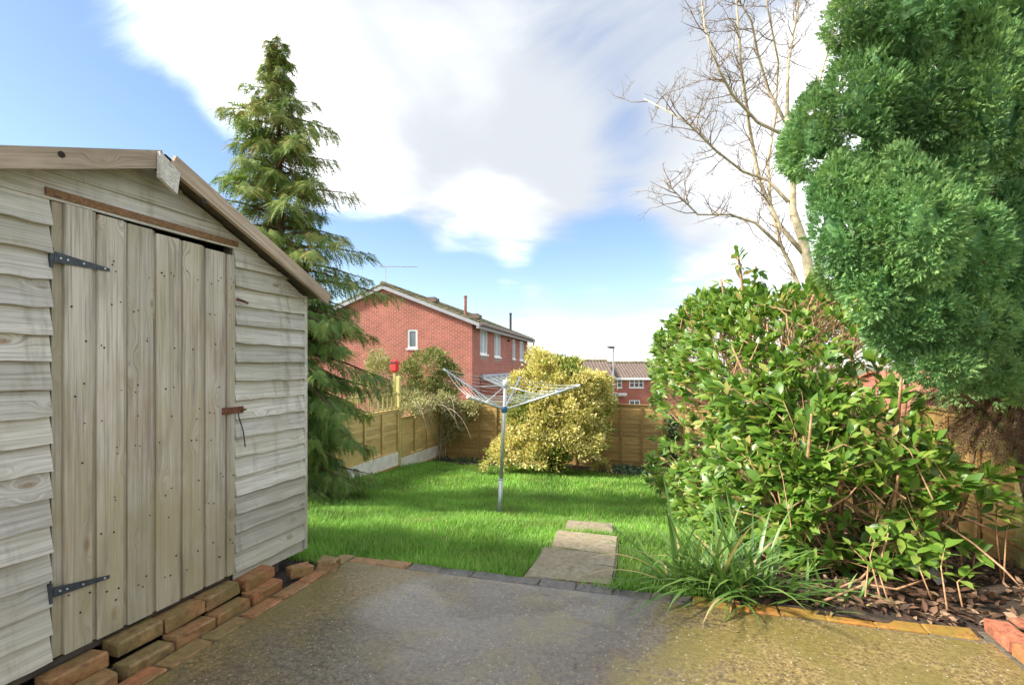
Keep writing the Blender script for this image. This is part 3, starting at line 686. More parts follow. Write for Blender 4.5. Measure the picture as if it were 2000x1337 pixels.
# ------------------------------------------------------------------ fences
def fence_panel(par, org, rz, width, height, nslat, nbat, mat='fence', seed=0, cap=True, front=True):
    base = Matrix.Translation(org) @ Matrix.Rotation(rz, 4, 'Z')
    fr = MB()
    fr.box((0, -.012, 0), (width, .03, .035)); fr.box((0, -.012, height-.04), (width, .03, height-.002))
    if cap: fr.box((-.005, -.028, height), (width+.005, .04, height+.018))
    for i in range(nbat+2):
        c = .018 + (width-.036)*i/(nbat+1); fr.box((c-.018, -.034, .037), (c+.018, -.0125, height-.042))
    p = obj('fence_panel', fr.mesh('fence_panel'), mat, par, base)
    st = (height-.07)/nslat
    for i in range(nslat):
        me = board_mesh(width-.01, st+.022, .012, .003, 10, .006, seed*50+i)
        obj('slat', me, mat, p, base @ Matrix.Translation((width/2, .008+random.uniform(-.002, .002), .035+i*st)))
    return p
def post(par, x_, y_, z0, z1, w=.075, mat='post'):
    me = MB(); me.box((-w/2, -w/2, 0), (w/2, w/2, z1-z0)); me.add([(-w/2, -w/2, z1-z0), (w/2, -w/2, z1-z0), (w/2, w/2, z1-z0), (-w/2, w/2, z1-z0), (0, 0, z1-z0+.02)], [(0, 1, 4), (1, 2, 4), (2, 3, 4), (3, 0, 4)])
    # built lying so that the grain runs up the post
    rot = Matrix(((0, 0, 1, 0), (0, 1, 0, 0), (-1, 0, 0, 0), (0, 0, 0, 1)))
    mm = me.mesh('post'); mm.transform(rot)
    return obj('post', mm, mat, par, Matrix.Translation((x_, y_, z0)) @ rot.inverted())

FXL = -5.27
lf = thing('left_fence', (FXL, 9.4, -.85), 'golden lap panel fence with pale concrete gravel boards and trellis top beside the conifer', 'fence')
ps = [5.62, 7.50, 9.43, 11.36]
tops = [0.62, 0.62, 1.05, 0.52]
for i, (yy, tp) in enumerate(zip(ps, tops)): post(lf, FXL, yy, float(land(FXL, yy))-.1, tp, .08)
for i in range(3):
    z0 = float(land(FXL, (ps[i]+ps[i+1])/2))-.03; y0 = ps[i]+.045; wd = ps[i+1]-ps[i]-.09
    m_ = MB(); m_.box((-.02, 0, 0), (.022, wd, .31)); obj('gravel_board', m_.mesh('gravel_board'), 'concrete_board', lf, Matrix.Translation((FXL, y0, z0)))
    m_ = MB(); m_.box((.0225, 0, 0), (.05, wd, .07)); obj('base_rail', m_.mesh('base_rail'), 'fence_dark', lf, Matrix.Translation((FXL, y0, z0-.02)))
    hh = .86 if i < 2 else .82
    fence_panel(lf, (FXL, y0, z0+.312), R(90), wd, hh, 9, 2, 'fence', 10+i)
    if i < 2:
        tr = MB(); tr.box((-.012, 0, .30), (.012, wd, .325)); tr.box((-.012, 0, .02), (.012, wd, .04))
        t = obj('trellis', tr.mesh('trellis'), 'post', lf, Matrix.Translation((FXL, y0, z0+.312+hh+.02)))
        nn = 11
        for j in range(nn):
            q_ = MB(); w_ = random.uniform(.012, .02); q_.box((.0125, -w_, 0), (.025, w_, .33+random.uniform(-.02, .03))); obj('trellis_slat', q_.mesh('trellis_slat'), 'post', t, Matrix.Translation((FXL, y0+(j+.5)*wd/nn, z0+.312+hh+.022)))
BY = 11.46
bf = thing('back_fence', (-1.5, BY, -1), 'brown horizontal lap fence across the end of the lawn behind the golden bush', 'fence')
xs_ = [-5.2, -3.32, -1.44, .44, 2.32]
for i, xx in enumerate(xs_): post(bf, xx, BY, float(land(xx, BY))-.1, .40, .085)
for i in range(4):
    fence_panel(bf, (xs_[i]+.045, BY, -1.02), 0, xs_[i+1]-xs_[i]-.09, 1.44, 15, 3, 'fence_dark', 20+i)
RX = 2.36
rf = thing('right_fence', (RX, 6, -.3), 'shaded brown lap fence behind the laurel hedge and the big cypress', 'fence')
ys_ = [11.3, 9.42, 7.54, 5.92, 4.33, 2.45, 0.6]
tz = [.36, .50, .70, .90, 1.0, 1.05]
for i, yy in enumerate(ys_): post(rf, RX, yy, float(land(RX, yy))-.1, tz[min(i, 5)]+.04-(.22 if i == 4 else 0), .10)
for i in range(6):
    ym = (ys_[i]+ys_[i+1])/2; z0 = float(land(RX, ym))-.04
    fence_panel(rf, (RX, ys_[i]-.055, z0), R(-90), ys_[i]-ys_[i+1]-.11, tz[i]-z0, 11, 2, 'fence_dark', 40+i)

# ------------------------------------------------------------------ rotary clothes dryer
DB = px(975, 1010, 6.2); DH = px(985, 798, 6.2); axis = (DH-DB).normalized()
dr = thing('rotary_dryer', DB, 'pale metal rotary clothes dryer opened out on the lawn', 'clothes dryer')
m_ = MB(); m_.tube([DB-axis*.08, DB+axis*.46], .026, 12); m_.tube([DB+axis*.46, DB+axis*.47], .029, 12); m_.tube([DB+axis*.47, DH+axis*.30], .0215, 12)
obj('pole', m_.mesh('pole', True), 'alu', dr)
m_ = MB(); m_.tube([DH-axis*.045, DH-axis*.03, DH+axis*.02, DH+axis*.03], [.03, .038, .038, .03], 12); obj('hub', m_.mesh('hub', True), 'blue_plastic', dr)
m_ = MB(); m_.tube([DH+axis*.26, DH+axis*.34, DH+axis*.35], [.032, .034, .02], 12); obj('top_cap', m_.mesh('top_cap', True), 'white_plastic', dr)
tips = [px(868, 722, 6.45), px(985+30, 738, 7.05), px(1130, 753, 5.95), px(985-70, 776, 5.42)]
root = [DH + ((t-DH)-axis*(t-DH).dot(axis)).normalized()*.03 for t in tips]
for t, r0 in zip(tips, root):
    m_ = MB(); m_.tube([r0, t], .0125, 8); a = obj('arm', m_.mesh('arm', True), 'alu', dr)
    m_ = MB(); d = (t-r0).normalized(); m_.tube([t-d*.02, t+d*.02], .017, 8); obj('arm_end', m_.mesh('arm_end', True), 'white_plastic', a)
    m_ = MB(); m_.tube([DH+axis*.28, r0*.45+t*.55], .006, 6); obj('strut', m_.mesh('strut', True), 'alu', a)
for fr_ in (.34, .47, .60, .73, .86, .98):
    m_ = MB()
    for i in range(4):
        a, b_ = root[i].lerp(tips[i], fr_), root[(i+1) % 4].lerp(tips[(i+1) % 4], fr_); up = Vector((0, 0, .016))
        pts = []
        for j in range(9):
            s = j/8; p = a.lerp(b_, s)+up; p.z -= .045*fr_*4*s*(1-s); pts.append(p)
        m_.tube(pts, .0026, 5)
    obj('line', m_.mesh('line'), 'cord', dr)
pg = root[2].lerp(tips[2], .75)+Vector((-.03, .10, .0))
m_ = MB(); m_.box((-.008, -.008, -.045), (.004, .008, .035)); m_.box((.005, -.008, -.04), (.014, .008, .035)); o = obj('clothes_peg', m_.mesh('clothes_peg'), 'blue_plastic', None, Matrix.Translation(pg)); tag(o, 'small blue clothes peg clipped on the rotary dryer line', 'peg')

# ------------------------------------------------------------------ houses
def uvmesh(name, polys):
    """polys: list of (points, uvs)"""
    m = MB(); uvs = []
    for pts, uv in polys:
        m.add(pts, [tuple(range(len(pts)))]); uvs += list(uv)
    me = m.mesh(name); l = me.uv_layers.new(name='UVMap')
    for i, uv in enumerate(uvs): l.data[i].uv = uv
    return me
class Face:                              # a vertical wall: origin, direction along it, outward normal
    def __init__(s, o, d, n): s.o = Vector(o); s.d = Vector(d).normalized(); s.n = Vector(n).normalized()
    def p(s, a, z, out=0.0): return s.o + s.d*a + Vector((0, 0, z)) + s.n*out
    def wall(s, name, L, z0, z1, holes, mat, par, gable=None, depth=.09):
        xs = sorted({0, L, *[h[0] for h in holes], *[h[1] for h in holes]}); zs = sorted({z0, z1, *[h[2] for h in holes], *[h[3] for h in holes]})
        P = []
        def inh(a, z): return any(h[0] < a < h[1] and h[2] < z < h[3] for h in holes)
        for i in range(len(xs)-1):
            for j in range(len(zs)-1):
                if inh((xs[i]+xs[i+1])/2, (zs[j]+zs[j+1])/2): continue
                q = [(xs[i], zs[j]), (xs[i+1], zs[j]), (xs[i+1], zs[j+1]), (xs[i], zs[j+1])]
                P.append(([s.p(*a) for a in q], q))
        for h in holes:
            for (a, b) in (((h[0], h[2]), (h[1], h[2])), ((h[1], h[2]), (h[1], h[3])), ((h[1], h[3]), (h[0], h[3])), ((h[0], h[3]), (h[0], h[2]))):
                P.append(([s.p(*a), s.p(*b), s.p(*b, -depth), s.p(*a, -depth)], [(0, 0), (.2, 0), (.2, .09), (0, .09)]))
        if gable: P.append(([s.p(0, z1), s.p(L, z1), s.p(*gable)], [(0, z1), (L, z1), gable]))
        return obj(name, uvmesh(name, P), mat, par)
    def window(s, h, par, mull=(), trans=(), fw=.06, curtain=False, sill=True, sillmat='upvc'):
        a0, a1, z0, z1 = h; m = MB()
        def bar(x0, x1, y0, y1, o0=-.075, o1=-.02):
            v = [s.p(x, z, o) for o in (o0, o1) for (x, z) in ((x0, y0), (x1, y0), (x1, y1), (x0, y1))]
            m.add(v, [(0, 3, 2, 1), (4, 5, 6, 7), (0, 1, 5, 4), (1, 2, 6, 5), (2, 3, 7, 6), (3, 0, 4, 7)])
        bar(a0, a1, z1-fw, z1); bar(a0, a1, z0, z0+fw); bar(a0, a0+fw, z0+fw, z1-fw); bar(a1-fw, a1, z0+fw, z1-fw)
        for t in mull: bar(a0+(a1-a0)*t-fw*.5, a0+(a1-a0)*t+fw*.5, z0+fw, z1-fw, -.073, -.018)
        for t in trans: bar(a0+fw, a1-fw, z0+(z1-z0)*t-fw*.3, z0+(z1-z0)*t+fw*.3, -.07, -.024)
        f = obj('window', m.mesh('window'), 'upvc', par)
        g = MB(); g.add([s.p(a0, z0, -.055), s.p(a1, z0, -.055), s.p(a1, z1, -.055), s.p(a0, z1, -.055)], [(0, 1, 2, 3)]); obj('pane', g.mesh('pane'), 'curtain' if curtain else 'glass', f)
        if sill:
            m = MB(); bar2 = [s.p(x, z, o) for o in (-.03, .05) for (x, z) in ((a0-.05, z0-.06), (a1+.05, z0-.06), (a1+.05, z0-.003), (a0-.05, z0-.003))]
            m.add(bar2, [(0, 3, 2, 1), (4, 5, 6, 7), (0, 1, 5, 4), (1, 2, 6, 5), (2, 3, 7, 6), (3, 0, 4, 7)]); obj('sill', m.mesh('sill'), sillmat, f)
        return f
    def block(s, name, a0, a1, z0, z1, o0, o1, mat, par):
        m = MB(); v = [s.p(x, z, o) for o in (o0, o1) for (x, z) in ((a0, z0), (a1, z0), (a1, z1), (a0, z1))]
        m.add(v, [(0, 3, 2, 1), (4, 5, 6, 7), (0, 1, 5, 4), (1, 2, 6, 5), (2, 3, 7, 6), (3, 0, 4, 7)])
        me = m.mesh(name); bmx = bmesh.new(); bmx.from_mesh(me); bmesh.ops.recalc_face_normals(bmx, faces=bmx.faces); bmx.to_mesh(me); bmx.free()
        return obj(name, me, mat, par)

# the brick house beyond the back fence
HD = 21.0; C0 = cam2w(-.078*HD, HD); gd = cam2w(-.98, .196) ; ed = cam2w(.196, .98)
HZ0 = -2.35; HE = EYE+.083*HD; HW = 7.76; HL = 13.7; HAP = EYE+.150*(HD+.76)
house = thing('brick_house', (C0.x, C0.y, HZ0), 'red brick house with a low gable end and upstairs windows beyond the fence', 'house')
gab = Face(C0, gd, -ed); lng = Face(C0, ed, -gd)
def t_long(x): k = (x-1000)/1000; return (-.078*HD - k*HD)/(.98*k-.196)
def s_gab(x): k = (x-1000)/1000; return (-.078*HD - k*HD)/(.98+.196*k)
def z_at(face, a, y): p = face.p(a, 0); d = -p.x*SY+p.y*CY; return EYE-(y-712)/1000*d
gx0, gx1 = s_gab(815), s_gab(796); gz0, gz1 = z_at(gab, (gx0+gx1)/2, 680), z_at(gab, (gx0+gx1)/2, 643)
gh = (gx0, gx1, gz0, gz1)
gab.wall('gable_wall', HW, HZ0, HE, [gh], 'brick_house', house, (HW/2, HAP)); gab.window(gh, house, fw=.07)
lw = []
for (xa, xb_, yt, yb) in ((937.5, 952.5, 644, 692), (965.5, 978, 651, 697), (1001, 1006.8, 663, 701), (1014.8, 1023, 667, 703.5)):
    a, b_ = t_long(xa), t_long(xb_); lw.append((a, b_, z_at(lng, (a+b_)/2, yb), z_at(lng, (a+b_)/2, yt)))
lng.wall('side_wall', HL, HZ0, HE, lw, 'brick_house', house)
for i, h in enumerate(lw):
    lng.window(h, house, mull=(.45,) if i in (0, 1, 3) else (), fw=.07, curtain=True)
    lng.block('brick_panel', h[0]-.02, h[1]+.02, h[2]-.24, h[2]-.07, .0, .012, 'patch', house)
lng.block('wall_vent', t_long(992)-.1, t_long(992)+.1, z_at(lng, t_long(992), 667), z_at(lng, t_long(992), 663), 0, .12, 'dark_flue', house)
bw = Face(gab.p(HW, 0), ed, gd); bw.wall('side_wall', HL, HZ0, HE, [], 'brick_house', house)
bk = Face(lng.p(HL, 0), gd, ed); bk.wall('gable_wall', HW, HZ0, HE, [], 'brick_house', house, (HW/2, HAP))
OV = .35; sl = (HAP-HE)/(HW/2)
def roof_slab(f, a0, z0_, a1, z1_, b0, b1, th, mat, name, par, lift=0.0):
    m = MB(); q = [f.p(a0, z0_+lift, b0), f.p(a1, z1_+lift, b0), f.p(a1, z1_+lift+th, b0), f.p(a0, z0_+lift+th, b0)]
    m.prism(q, f.n*(b1-b0)); me = m.mesh(name); bmx = bmesh.new(); bmx.from_mesh(me); bmesh.ops.recalc_face_normals(bmx, faces=bmx.faces); bmx.to_mesh(me); bmx.free()
    return obj(name, me, mat, par)
for sgn in (0, 1):
    a0 = -OV if sgn == 0 else HW+OV; z0_ = HE-OV*sl
    rf_ = roof_slab(gab, a0, z0_, HW/2, HAP, -HL-.3, .14, .08, 'tile_moss', 'roof', house, .05)
    # courses of tile ends along the verge and a few proud tiles
    n = 16
    for j in range(n):
        t0, t1 = j/n, (j+1)/n; A0 = a0+(HW/2-a0)*t0; A1 = a0+(HW/2-a0)*t1; Z0 = z0_+(HAP-z0_)*t0; Z1 = z0_+(HAP-z0_)*t1
        roof_slab(gab, A0, Z0+.03, A1, Z1-.01, -HL-.28, .17, .05, 'tile_moss', 'tile_course', rf_, .115)
    roof_slab(gab, a0, z0_, HW/2, HAP, .10, .16, .15, 'fascia', 'verge_board', house, -.06)
m_ = MB(); m_.tube([gab.p(HW/2, HAP+.15, .17), gab.p(HW/2, HAP+.15, -HL-.3)], .12, 8); obj('ridge_tile', m_.mesh('ridge_tile'), 'tile_moss', house)
ef = Face(C0, ed, -gd)
ef.block('eaves_fascia', -.14, HL+.3, HE-OV*sl-.12, HE-OV*sl+.10, .22, OV-.02, 'fascia', house)
m_ = MB(); zz_ = HE-OV*sl+.06; m_.tube([ef.p(-.16, zz_, OV+.06), ef.p(HL+.4, zz_, OV+.06)], .07, 8); g_ = obj('gutter', m_.mesh('gutter'), 'gutter', house)
m_ = MB(); m_.tube([ef.p(HL+.25, zz_-.05, OV+.06), ef.p(HL+.2, zz_-.35, OV+.02), ef.p(HL-.06, zz_-.6, .07), ef.p(HL-.06, HZ0+.2, .07)], .045, 8); obj('downpipe', m_.mesh('downpipe'), 'gutter', house)
# flues, vents and the aerial
p = px(912, 622, 0); 
def roof_pt(a, b_): return gab.p(a, HE+sl*(a if a < HW/2 else HW-a)+.2, -b_)
f1 = roof_pt(.55, .9); m_ = MB(); m_.tube([f1-Vector((0, 0, .2)), f1+Vector((0, 0, .72))], .065, 10); m_.tube([f1+Vector((0, 0, .74)), f1+Vector((0, 0, .80))], .085, 10); m_.tube([f1+Vector((0, 0, .70)), f1+Vector((0, 0, .75))], .04, 8); obj('flue', m_.mesh('flue'), 'terracotta', house)
f2 = roof_pt(.5, 10.4); m_ = MB(); m_.tube([f2-Vector((0, 0, .2)), f2+Vector((0, 0, .95))], .07, 10); m_.tube([f2+Vector((0, 0, .95)), f2+Vector((0, 0, 1.02))], .09, 10); obj('flue', m_.mesh('flue'), 'dark_flue', house)
for a_, b3 in ((1.95, .5), (.2, 1.0)):
    p = roof_pt(a_, b3); m_ = MB(); m_.box((-.3, -.18, -.05), (.3, .18, .11)); m_.box((-.2, -.12, .112), (.2, .12, .17)); obj('roof_vent', m_.mesh('roof_vent'), 'tile_brown', house, Matrix.Translation(p))
ap = roof_pt(HW/2, .15)+Vector((0, 0, .0)); at_ = ap+Vector((0, 0, .75)); m_ = MB(); m_.tube([ap-Vector((0, 0, .5)), at_], .018, 6)
bd = cam2w(.98, -.15).normalized(); m_.tube([at_-bd*.3, at_+bd*1.45-Vector((0, 0, .06))], .014, 6)
for j in range(22):
    c = at_+bd*(-.25+j*.076)-Vector((0, 0, .003*j)); w_ = ed*(.10 if j > 2 else .22); m_.tube([c-w_, c+w_], .006, 4)
    m_.tube([c-Vector((0, 0, .035)), c+Vector((0, 0, .035))], .006, 4)
obj('aerial', m_.mesh('aerial'), 'lamp_grey', house)
# lean-to with a pale sheet roof on the side wall
lt = thing('lean_to', tuple(C0+Vector((0, 0, HZ0))), 'pale sheet roofed lean-to against the brick house wall', 'lean-to')
L0, L1, LO = 1.3, 7.0, 2.5; zt_, zb_ = EYE-.026*22.5, EYE-.082*20.5
m_ = MB(); m_.prism([lng.p(L0, zt_, .02), lng.p(L0, zb_, LO), lng.p(L0, zb_+.03, LO), lng.p(L0, zt_+.03, .02)], ed*(L1-L0)); obj('roof_sheet', m_.mesh('roof_sheet'), 'poly', lt)
for j in range(6):
    a_ = L0+(L1-L0)*j/5; m_ = MB(); m_.tube([lng.p(a_, zt_+.06, .03), lng.p(a_, zb_+.06, LO+.03)], .05, 6); obj('glazing_bar', m_.mesh('glazing_bar'), 'upvc', lt)
m_ = MB(); m_.tube([lng.p(L0-.1, zt_+.08, .1), lng.p(L1, zt_+.08, .1)], .09, 6); obj('flashing', m_.mesh('flashing'), 'fascia', lt)
lng.block('eaves_beam', L0, L1, zb_-.16, zb_-.005, LO-.1, LO+.04, 'upvc', lt)
of = Face(lng.p(L0, 0, LO-.05), ed, -gd)
hs = [(.1+i*1.12, 1.1+i*1.12, HZ0+.9, zb_-.2) for i in range(5)]; of.wall('wall', L1-L0, HZ0, zb_-.165, hs, 'brick_house', lt)
for h in hs: of.window(h, lt)
nf = Face(lng.p(L0, 0, .01), -gd, -ed); P_ = [([nf.p(0, HZ0), nf.p(LO-.06, HZ0), nf.p(LO-.06, zb_-.02), nf.p(0, zt_-.02)], [(0, 0), (LO, 0), (LO, 2), (0, 2.5)])]; obj('end_wall', uvmesh('end_wall', P_), 'brick_house', lt)

# far terrace
def terrace(name, x0, x1, D, yr, ye, dep, zg, label, white, wins, par_mat='brick_far'):
    a = cam2w((x0-1000)/1000*D, D); b_ = cam2w((x1-1000)/1000*D, D); d = (b_-a).normalized(); n = Vector((d.y, -d.x, 0)); L = (b_-a).length
    ze = EYE-(ye-712)/1000*D; zr = EYE-(yr-712)/1000*(D+dep)
    t = thing(name, (a.x, a.y, zg), label, 'house', 'terraced houses down the slope'); f = Face(a, d, n)
    def ax(x): return (x-x0)/(x1-x0)*L
    def zy(y): return EYE-(y-712)/1000*D
    hs = [(ax(w[0]), ax(w[1]), zy(w[3]), zy(w[2])) for w in wins]
    f.wall('wall', L, zg, ze, hs, par_mat, t)
    for h, w in zip(hs, wins): f.window(h, t, mull=w[4], trans=w[5], fw=.09 if white else .06)
    bk_ = Face(a-n*dep*2+d*L, -d, -n); bk_.wall('wall', L, zg, ze, [], par_mat, t)
    for q, s_ in ((a, -1), (a+d*L, 1)):
        e = Face(q, -n, d*s_); e.wall('gable_wall', dep*2, zg, ze, [], par_mat, t, (dep, zr-.1))
    # ribbed tile roof, front and back slope
    for side in (0, 1):
        m = MB(); nr = int(L/.30)
        for i in range(nr*2+1):
            aa = -.15+(L+.3)*i/(nr*2); hgt = .10 if i % 2 else .02
            o0, z0 = (.35, ze-.10) if side == 0 else (-2*dep-.35, ze-.10)
            m.v += [tuple(f.p(aa, z0+hgt, o0)), tuple(f.p(aa, zr+hgt, -dep))]
        m.f = [(2*i, 2*i+2, 2*i+3, 2*i+1) for i in range(nr*2)]
        obj('roof', m.mesh('roof'), 'tile_brown', t)
    m = MB(); m.tube([f.p(-.15, zr+.1, -dep), f.p(L+.15, zr+.1, -dep)], .13, 8); obj('ridge_tile', m.mesh('ridge_tile'), 'tile_moss', t)
    f.block('fascia', -.15, L+.15, ze-.30, ze-.06, .24, .38, 'upvc' if white else 'gutter', t)
    f.block('soffit', -.1, L+.1, ze-.22, ze-.18, .005, .235, 'upvc' if white else 'gutter', t)
    return t, f, ax, zy
t1, f1_, ax1, zy1 = terrace('terraced_house', 1198.5, 1420, 52, 709, 735.5, 4.0, -4.85, 'far brick terraced house with white fascia and white windows behind the lamp post', True,
    [(1205, 1214.8, 737.5, 757, (), (.5,)), (1229, 1257, 737.5, 757, (.36, .68), (.5,)), (1229, 1250, 781, 800, (.5,), ())])
f1_.block('canopy', ax1(1204), ax1(1221), zy1(770), zy1(767), .0, .9, 'upvc', t1); f1_.block('door', ax1(1201), ax1(1206), -4.8, zy1(766), .0, .05, 'upvc', t1)
for j in range(5): f1_.block('canopy_rafter', ax1(1206+j*3), ax1(1207+j*3), zy1(773), zy1(770.1), .0, .85, 'upvc', t1)
t2, f2_, ax2, zy2 = terrace('terraced_house', 1098, 1197.5, 50, 705.5, 733, 4.0, -4.85, 'far brick terraced house with brown ribbed roof showing above the golden bush', False,
    [(1154, 1167, 744, 760, (), ()), (1122, 1134, 744, 760, (), ())])
f2_.block('window_lintel', ax2(1152), ax2(1168), zy2(743.6), zy2(741), .0, .03, 'fascia', t2)
ap = f2_.p(ax2(1107), zy2(705), -4.0); m_ = MB(); m_.box((-.3, -.3, -.6), (.3, .3, .75)); obj('chimney', m_.mesh('chimney'), 'fascia', t2, Matrix.Translation(ap))
m_ = MB(); m_.tube([ap+Vector((0, 0, .7)), ap+Vector((0, 0, 1.25))], .03, 5); m_.tube([ap+Vector((-.5, 0, 1.2)), ap+Vector((.1, 0, 1.25))], .03, 5); obj('aerial', m_.mesh('aerial'), 'lamp_grey', t2)

# street lamp
lb = px(1198, 900, 38); lb.z = float(land(lb.x, lb.y))-.05; lt_ = EYE+.034*38
lamp = thing('street_lamp', lb, 'tall grey street lamp in front of the far terraced houses', 'street lamp')
m_ = MB(); m_.tube([lb, (lb.x, lb.y, lb.z+1.2)], .09, 10); m_.tube([(lb.x, lb.y, lb.z+1.2), (lb.x, lb.y, lt_)], [.065, .045], 10); obj('column', m_.mesh('column'), 'lamp_grey', lamp)
hd = cam2w(-1, -.3).normalized(); c = Vector((lb.x, lb.y, lt_)); m_ = MB(); m_.tube([c-hd*.1, c+hd*.05, c+hd*.3, c+hd*.5], [.05, .09, .08, .04], 8); obj('lamp_head', m_.mesh('lamp_head'), 'lamp_dark', lamp)

# low red roofed building beyond the right fence
gp = px(1780, 712, 24); ge = px(1960, 712, 24); d = Vector((ge.x-gp.x, ge.y-gp.y, 0)); L = d.length; d.normalize(); n = Vector((d.y, -d.x, 0))
gar = thing('red_building', (gp.x, gp.y, -2.6), 'low red roofed brick building glimpsed under the big cypress over the fence', 'building')
gf = Face((gp.x, gp.y, 0), d, n); gf.wall('wall', L, -2.8, .0, [], 'brick_far', gar)
bkf = Face(gf.p(L, 0, -5), -d, -n); bkf.wall('wall', L, -2.8, .0, [], 'brick_far', gar)
for q, s_ in ((gf.p(0, 0), -1), (gf.p(L, 0), 1)): e = Face(q, -n, d*s_); e.wall('gable_wall', 5, -2.8, 0, [], 'brick_far', gar, (2.5, .85))
for s_ in (0, 1):
    m_ = MB(); o0 = .25 if s_ == 0 else -5.25; m_.prism([gf.p(-.2, -.06, o0), gf.p(-.2, .9, -2.5), gf.p(-.2, .98, -2.5), gf.p(-.2, .02, o0)], d*(L+.4)); obj('roof', m_.mesh('roof'), 'tile_red', gar)
# red box on a post behind the left fence
rb = px(771, 714, 11.7); rb0 = Vector((rb.x, rb.y, float(land(rb.x, rb.y))-.1))
box_ = thing('red_box', rb0, 'small red box with domed top on a wooden post behind the trellis', 'box')
m_ = MB(); m_.box((rb.x-.03, rb.y-.03, rb0.z), (rb.x+.03, rb.y+.03, rb.z-.16)); obj('post', m_.mesh('post'), 'post', box_)
bm = bmesh.new(); bmesh.ops.create_cube(bm, size=1); bmesh.ops.scale(bm, vec=(.20, .14, .30), verts=bm.verts); bmesh.ops.bevel(bm, geom=[e for e in bm.edges], offset=.04, segments=3, affect='EDGES'); me = bpy.data.meshes.new('body'); bm.to_mesh(me); bm.free(); obj('body', me, 'red', box_, Matrix.Translation(rb))
m_ = MB(); m_.box((-.07, -.078, .05), (.07, -.068, .09)); obj('slot', m_.mesh('slot'), 'dark_flue', box_, Matrix.Translation(rb))

# ------------------------------------------------------------------ vegetation
def rdir(n):
    v = rng.normal(size=(n, 3)); return unit(v)
def tree_thing(name, loc, label, cat='tree', group=None): return thing(name, loc, label, cat, group)

# ---- lawn grass
def grass():
    pts = []
    def fill(n, x0, x1, y0, y1):
        p = np.stack([rng.uniform(x0, x1, n), rng.uniform(y0, y1, n)], 1); return p
    pts.append(fill(62000, -3.4, 0.75, 3.03, 5.0)); pts.append(fill(52000, -5.2, 0.75, 4.6, 7.6)); pts.append(fill(40000, -5.2, 0.9, 7.2, 10.9))
    pts.append(fill(900, -2.2, -0.2, 3.02, 3.09)); pts.append(fill(3000, -3.3, -2.12, 2.88, 3.06))
    p = np.concatenate(pts)
    edge = 0.42 + 0.10*np.sin(p[:, 1]*1.7) + rng.normal(0, .05, len(p)) - 0.12*np.clip((p[:, 1]-5)/3, 0, 1)
    keep = (p[:, 0] < edge) & (p[:, 1] < 10.62+.12*np.sin(p[:, 0]*2.1)+rng.normal(0, .06, len(p)))
    keep &= ~((p[:, 0] < -2.28) & (p[:, 1] < 2.87))
    for q in slab_quads:
        q = np.array(q); inside = np.ones(len(p), bool)
        for i in range(4):
            a, b = q[i], q[(i+1) % 4]; inside &= ((b[0]-a[0])*(p[:, 1]-a[1])-(b[1]-a[1])*(p[:, 0]-a[0])) > (-0.05 if i == 0 else -.004)*np.hypot(*(b-a))
        keep &= ~inside
    # bare and thin patches under the conifer
    dcon = np.hypot(p[:, 0]+4.4, p[:, 1]-5.4); keep &= ~((dcon < .95) & (rng.random(len(p)) < .8))
    p = p[keep]; n = len(p)
    cl = .5+.5*np.sin(p[:, 0]*5.1+1.3*np.sin(p[:, 1]*3.3))*np.sin(p[:, 1]*4.3+p[:, 0])
    h = rng.uniform(.045, .10, n)*(.75+.5*cl); h[p[:, 1] < 3.4] *= 1.15
    az = rng.uniform(0, 2*np.pi, n); lean = np.abs(rng.normal(0.42, .28, n)); w = rng.uniform(.0022, .0042, n)*(1+.16*np.clip(p[:, 1]-4, 0, 6))
    d = np.stack([np.cos(az), np.sin(az)], 1); s = np.stack([-d[:, 1], d[:, 0]], 1)
    z = land(p[:, 0], p[:, 1])-.004
    def lv(t, ww):
        off = d*(lean*h*t*t)[:, None]; zz = z+h*t*(1-.25*lean*t)
        return [np.column_stack([p+off+s*(w*sg*ww)[:, None], zz]) for sg in (-1, 1)]
    a = lv(0, 1); b = lv(.55, .8); tip = np.column_stack([p+d*(lean*h)[:, None], z+h*(1-.25*lean)])
    V = np.stack([a[0], a[1], b[0], b[1], tip], 1).reshape(-1, 3)
    F = (np.array([(0, 1, 3), (0, 3, 2), (2, 3, 4)])[None] + (np.arange(n)*5)[:, None, None]).reshape(-1, 3)
    rn = np.clip(rng.beta(2, 2.4, n)*.85+.12*cl*rng.random(n), 0, 1); rn[rng.random(n) < .025] = 1.0
    o = obj('grass', np_mesh('grass', V, F, np.repeat(rn, 5)), 'grass'); tag(o, 'short bright green grass growing over the lawn', 'grass', kind='stuff')
grass()

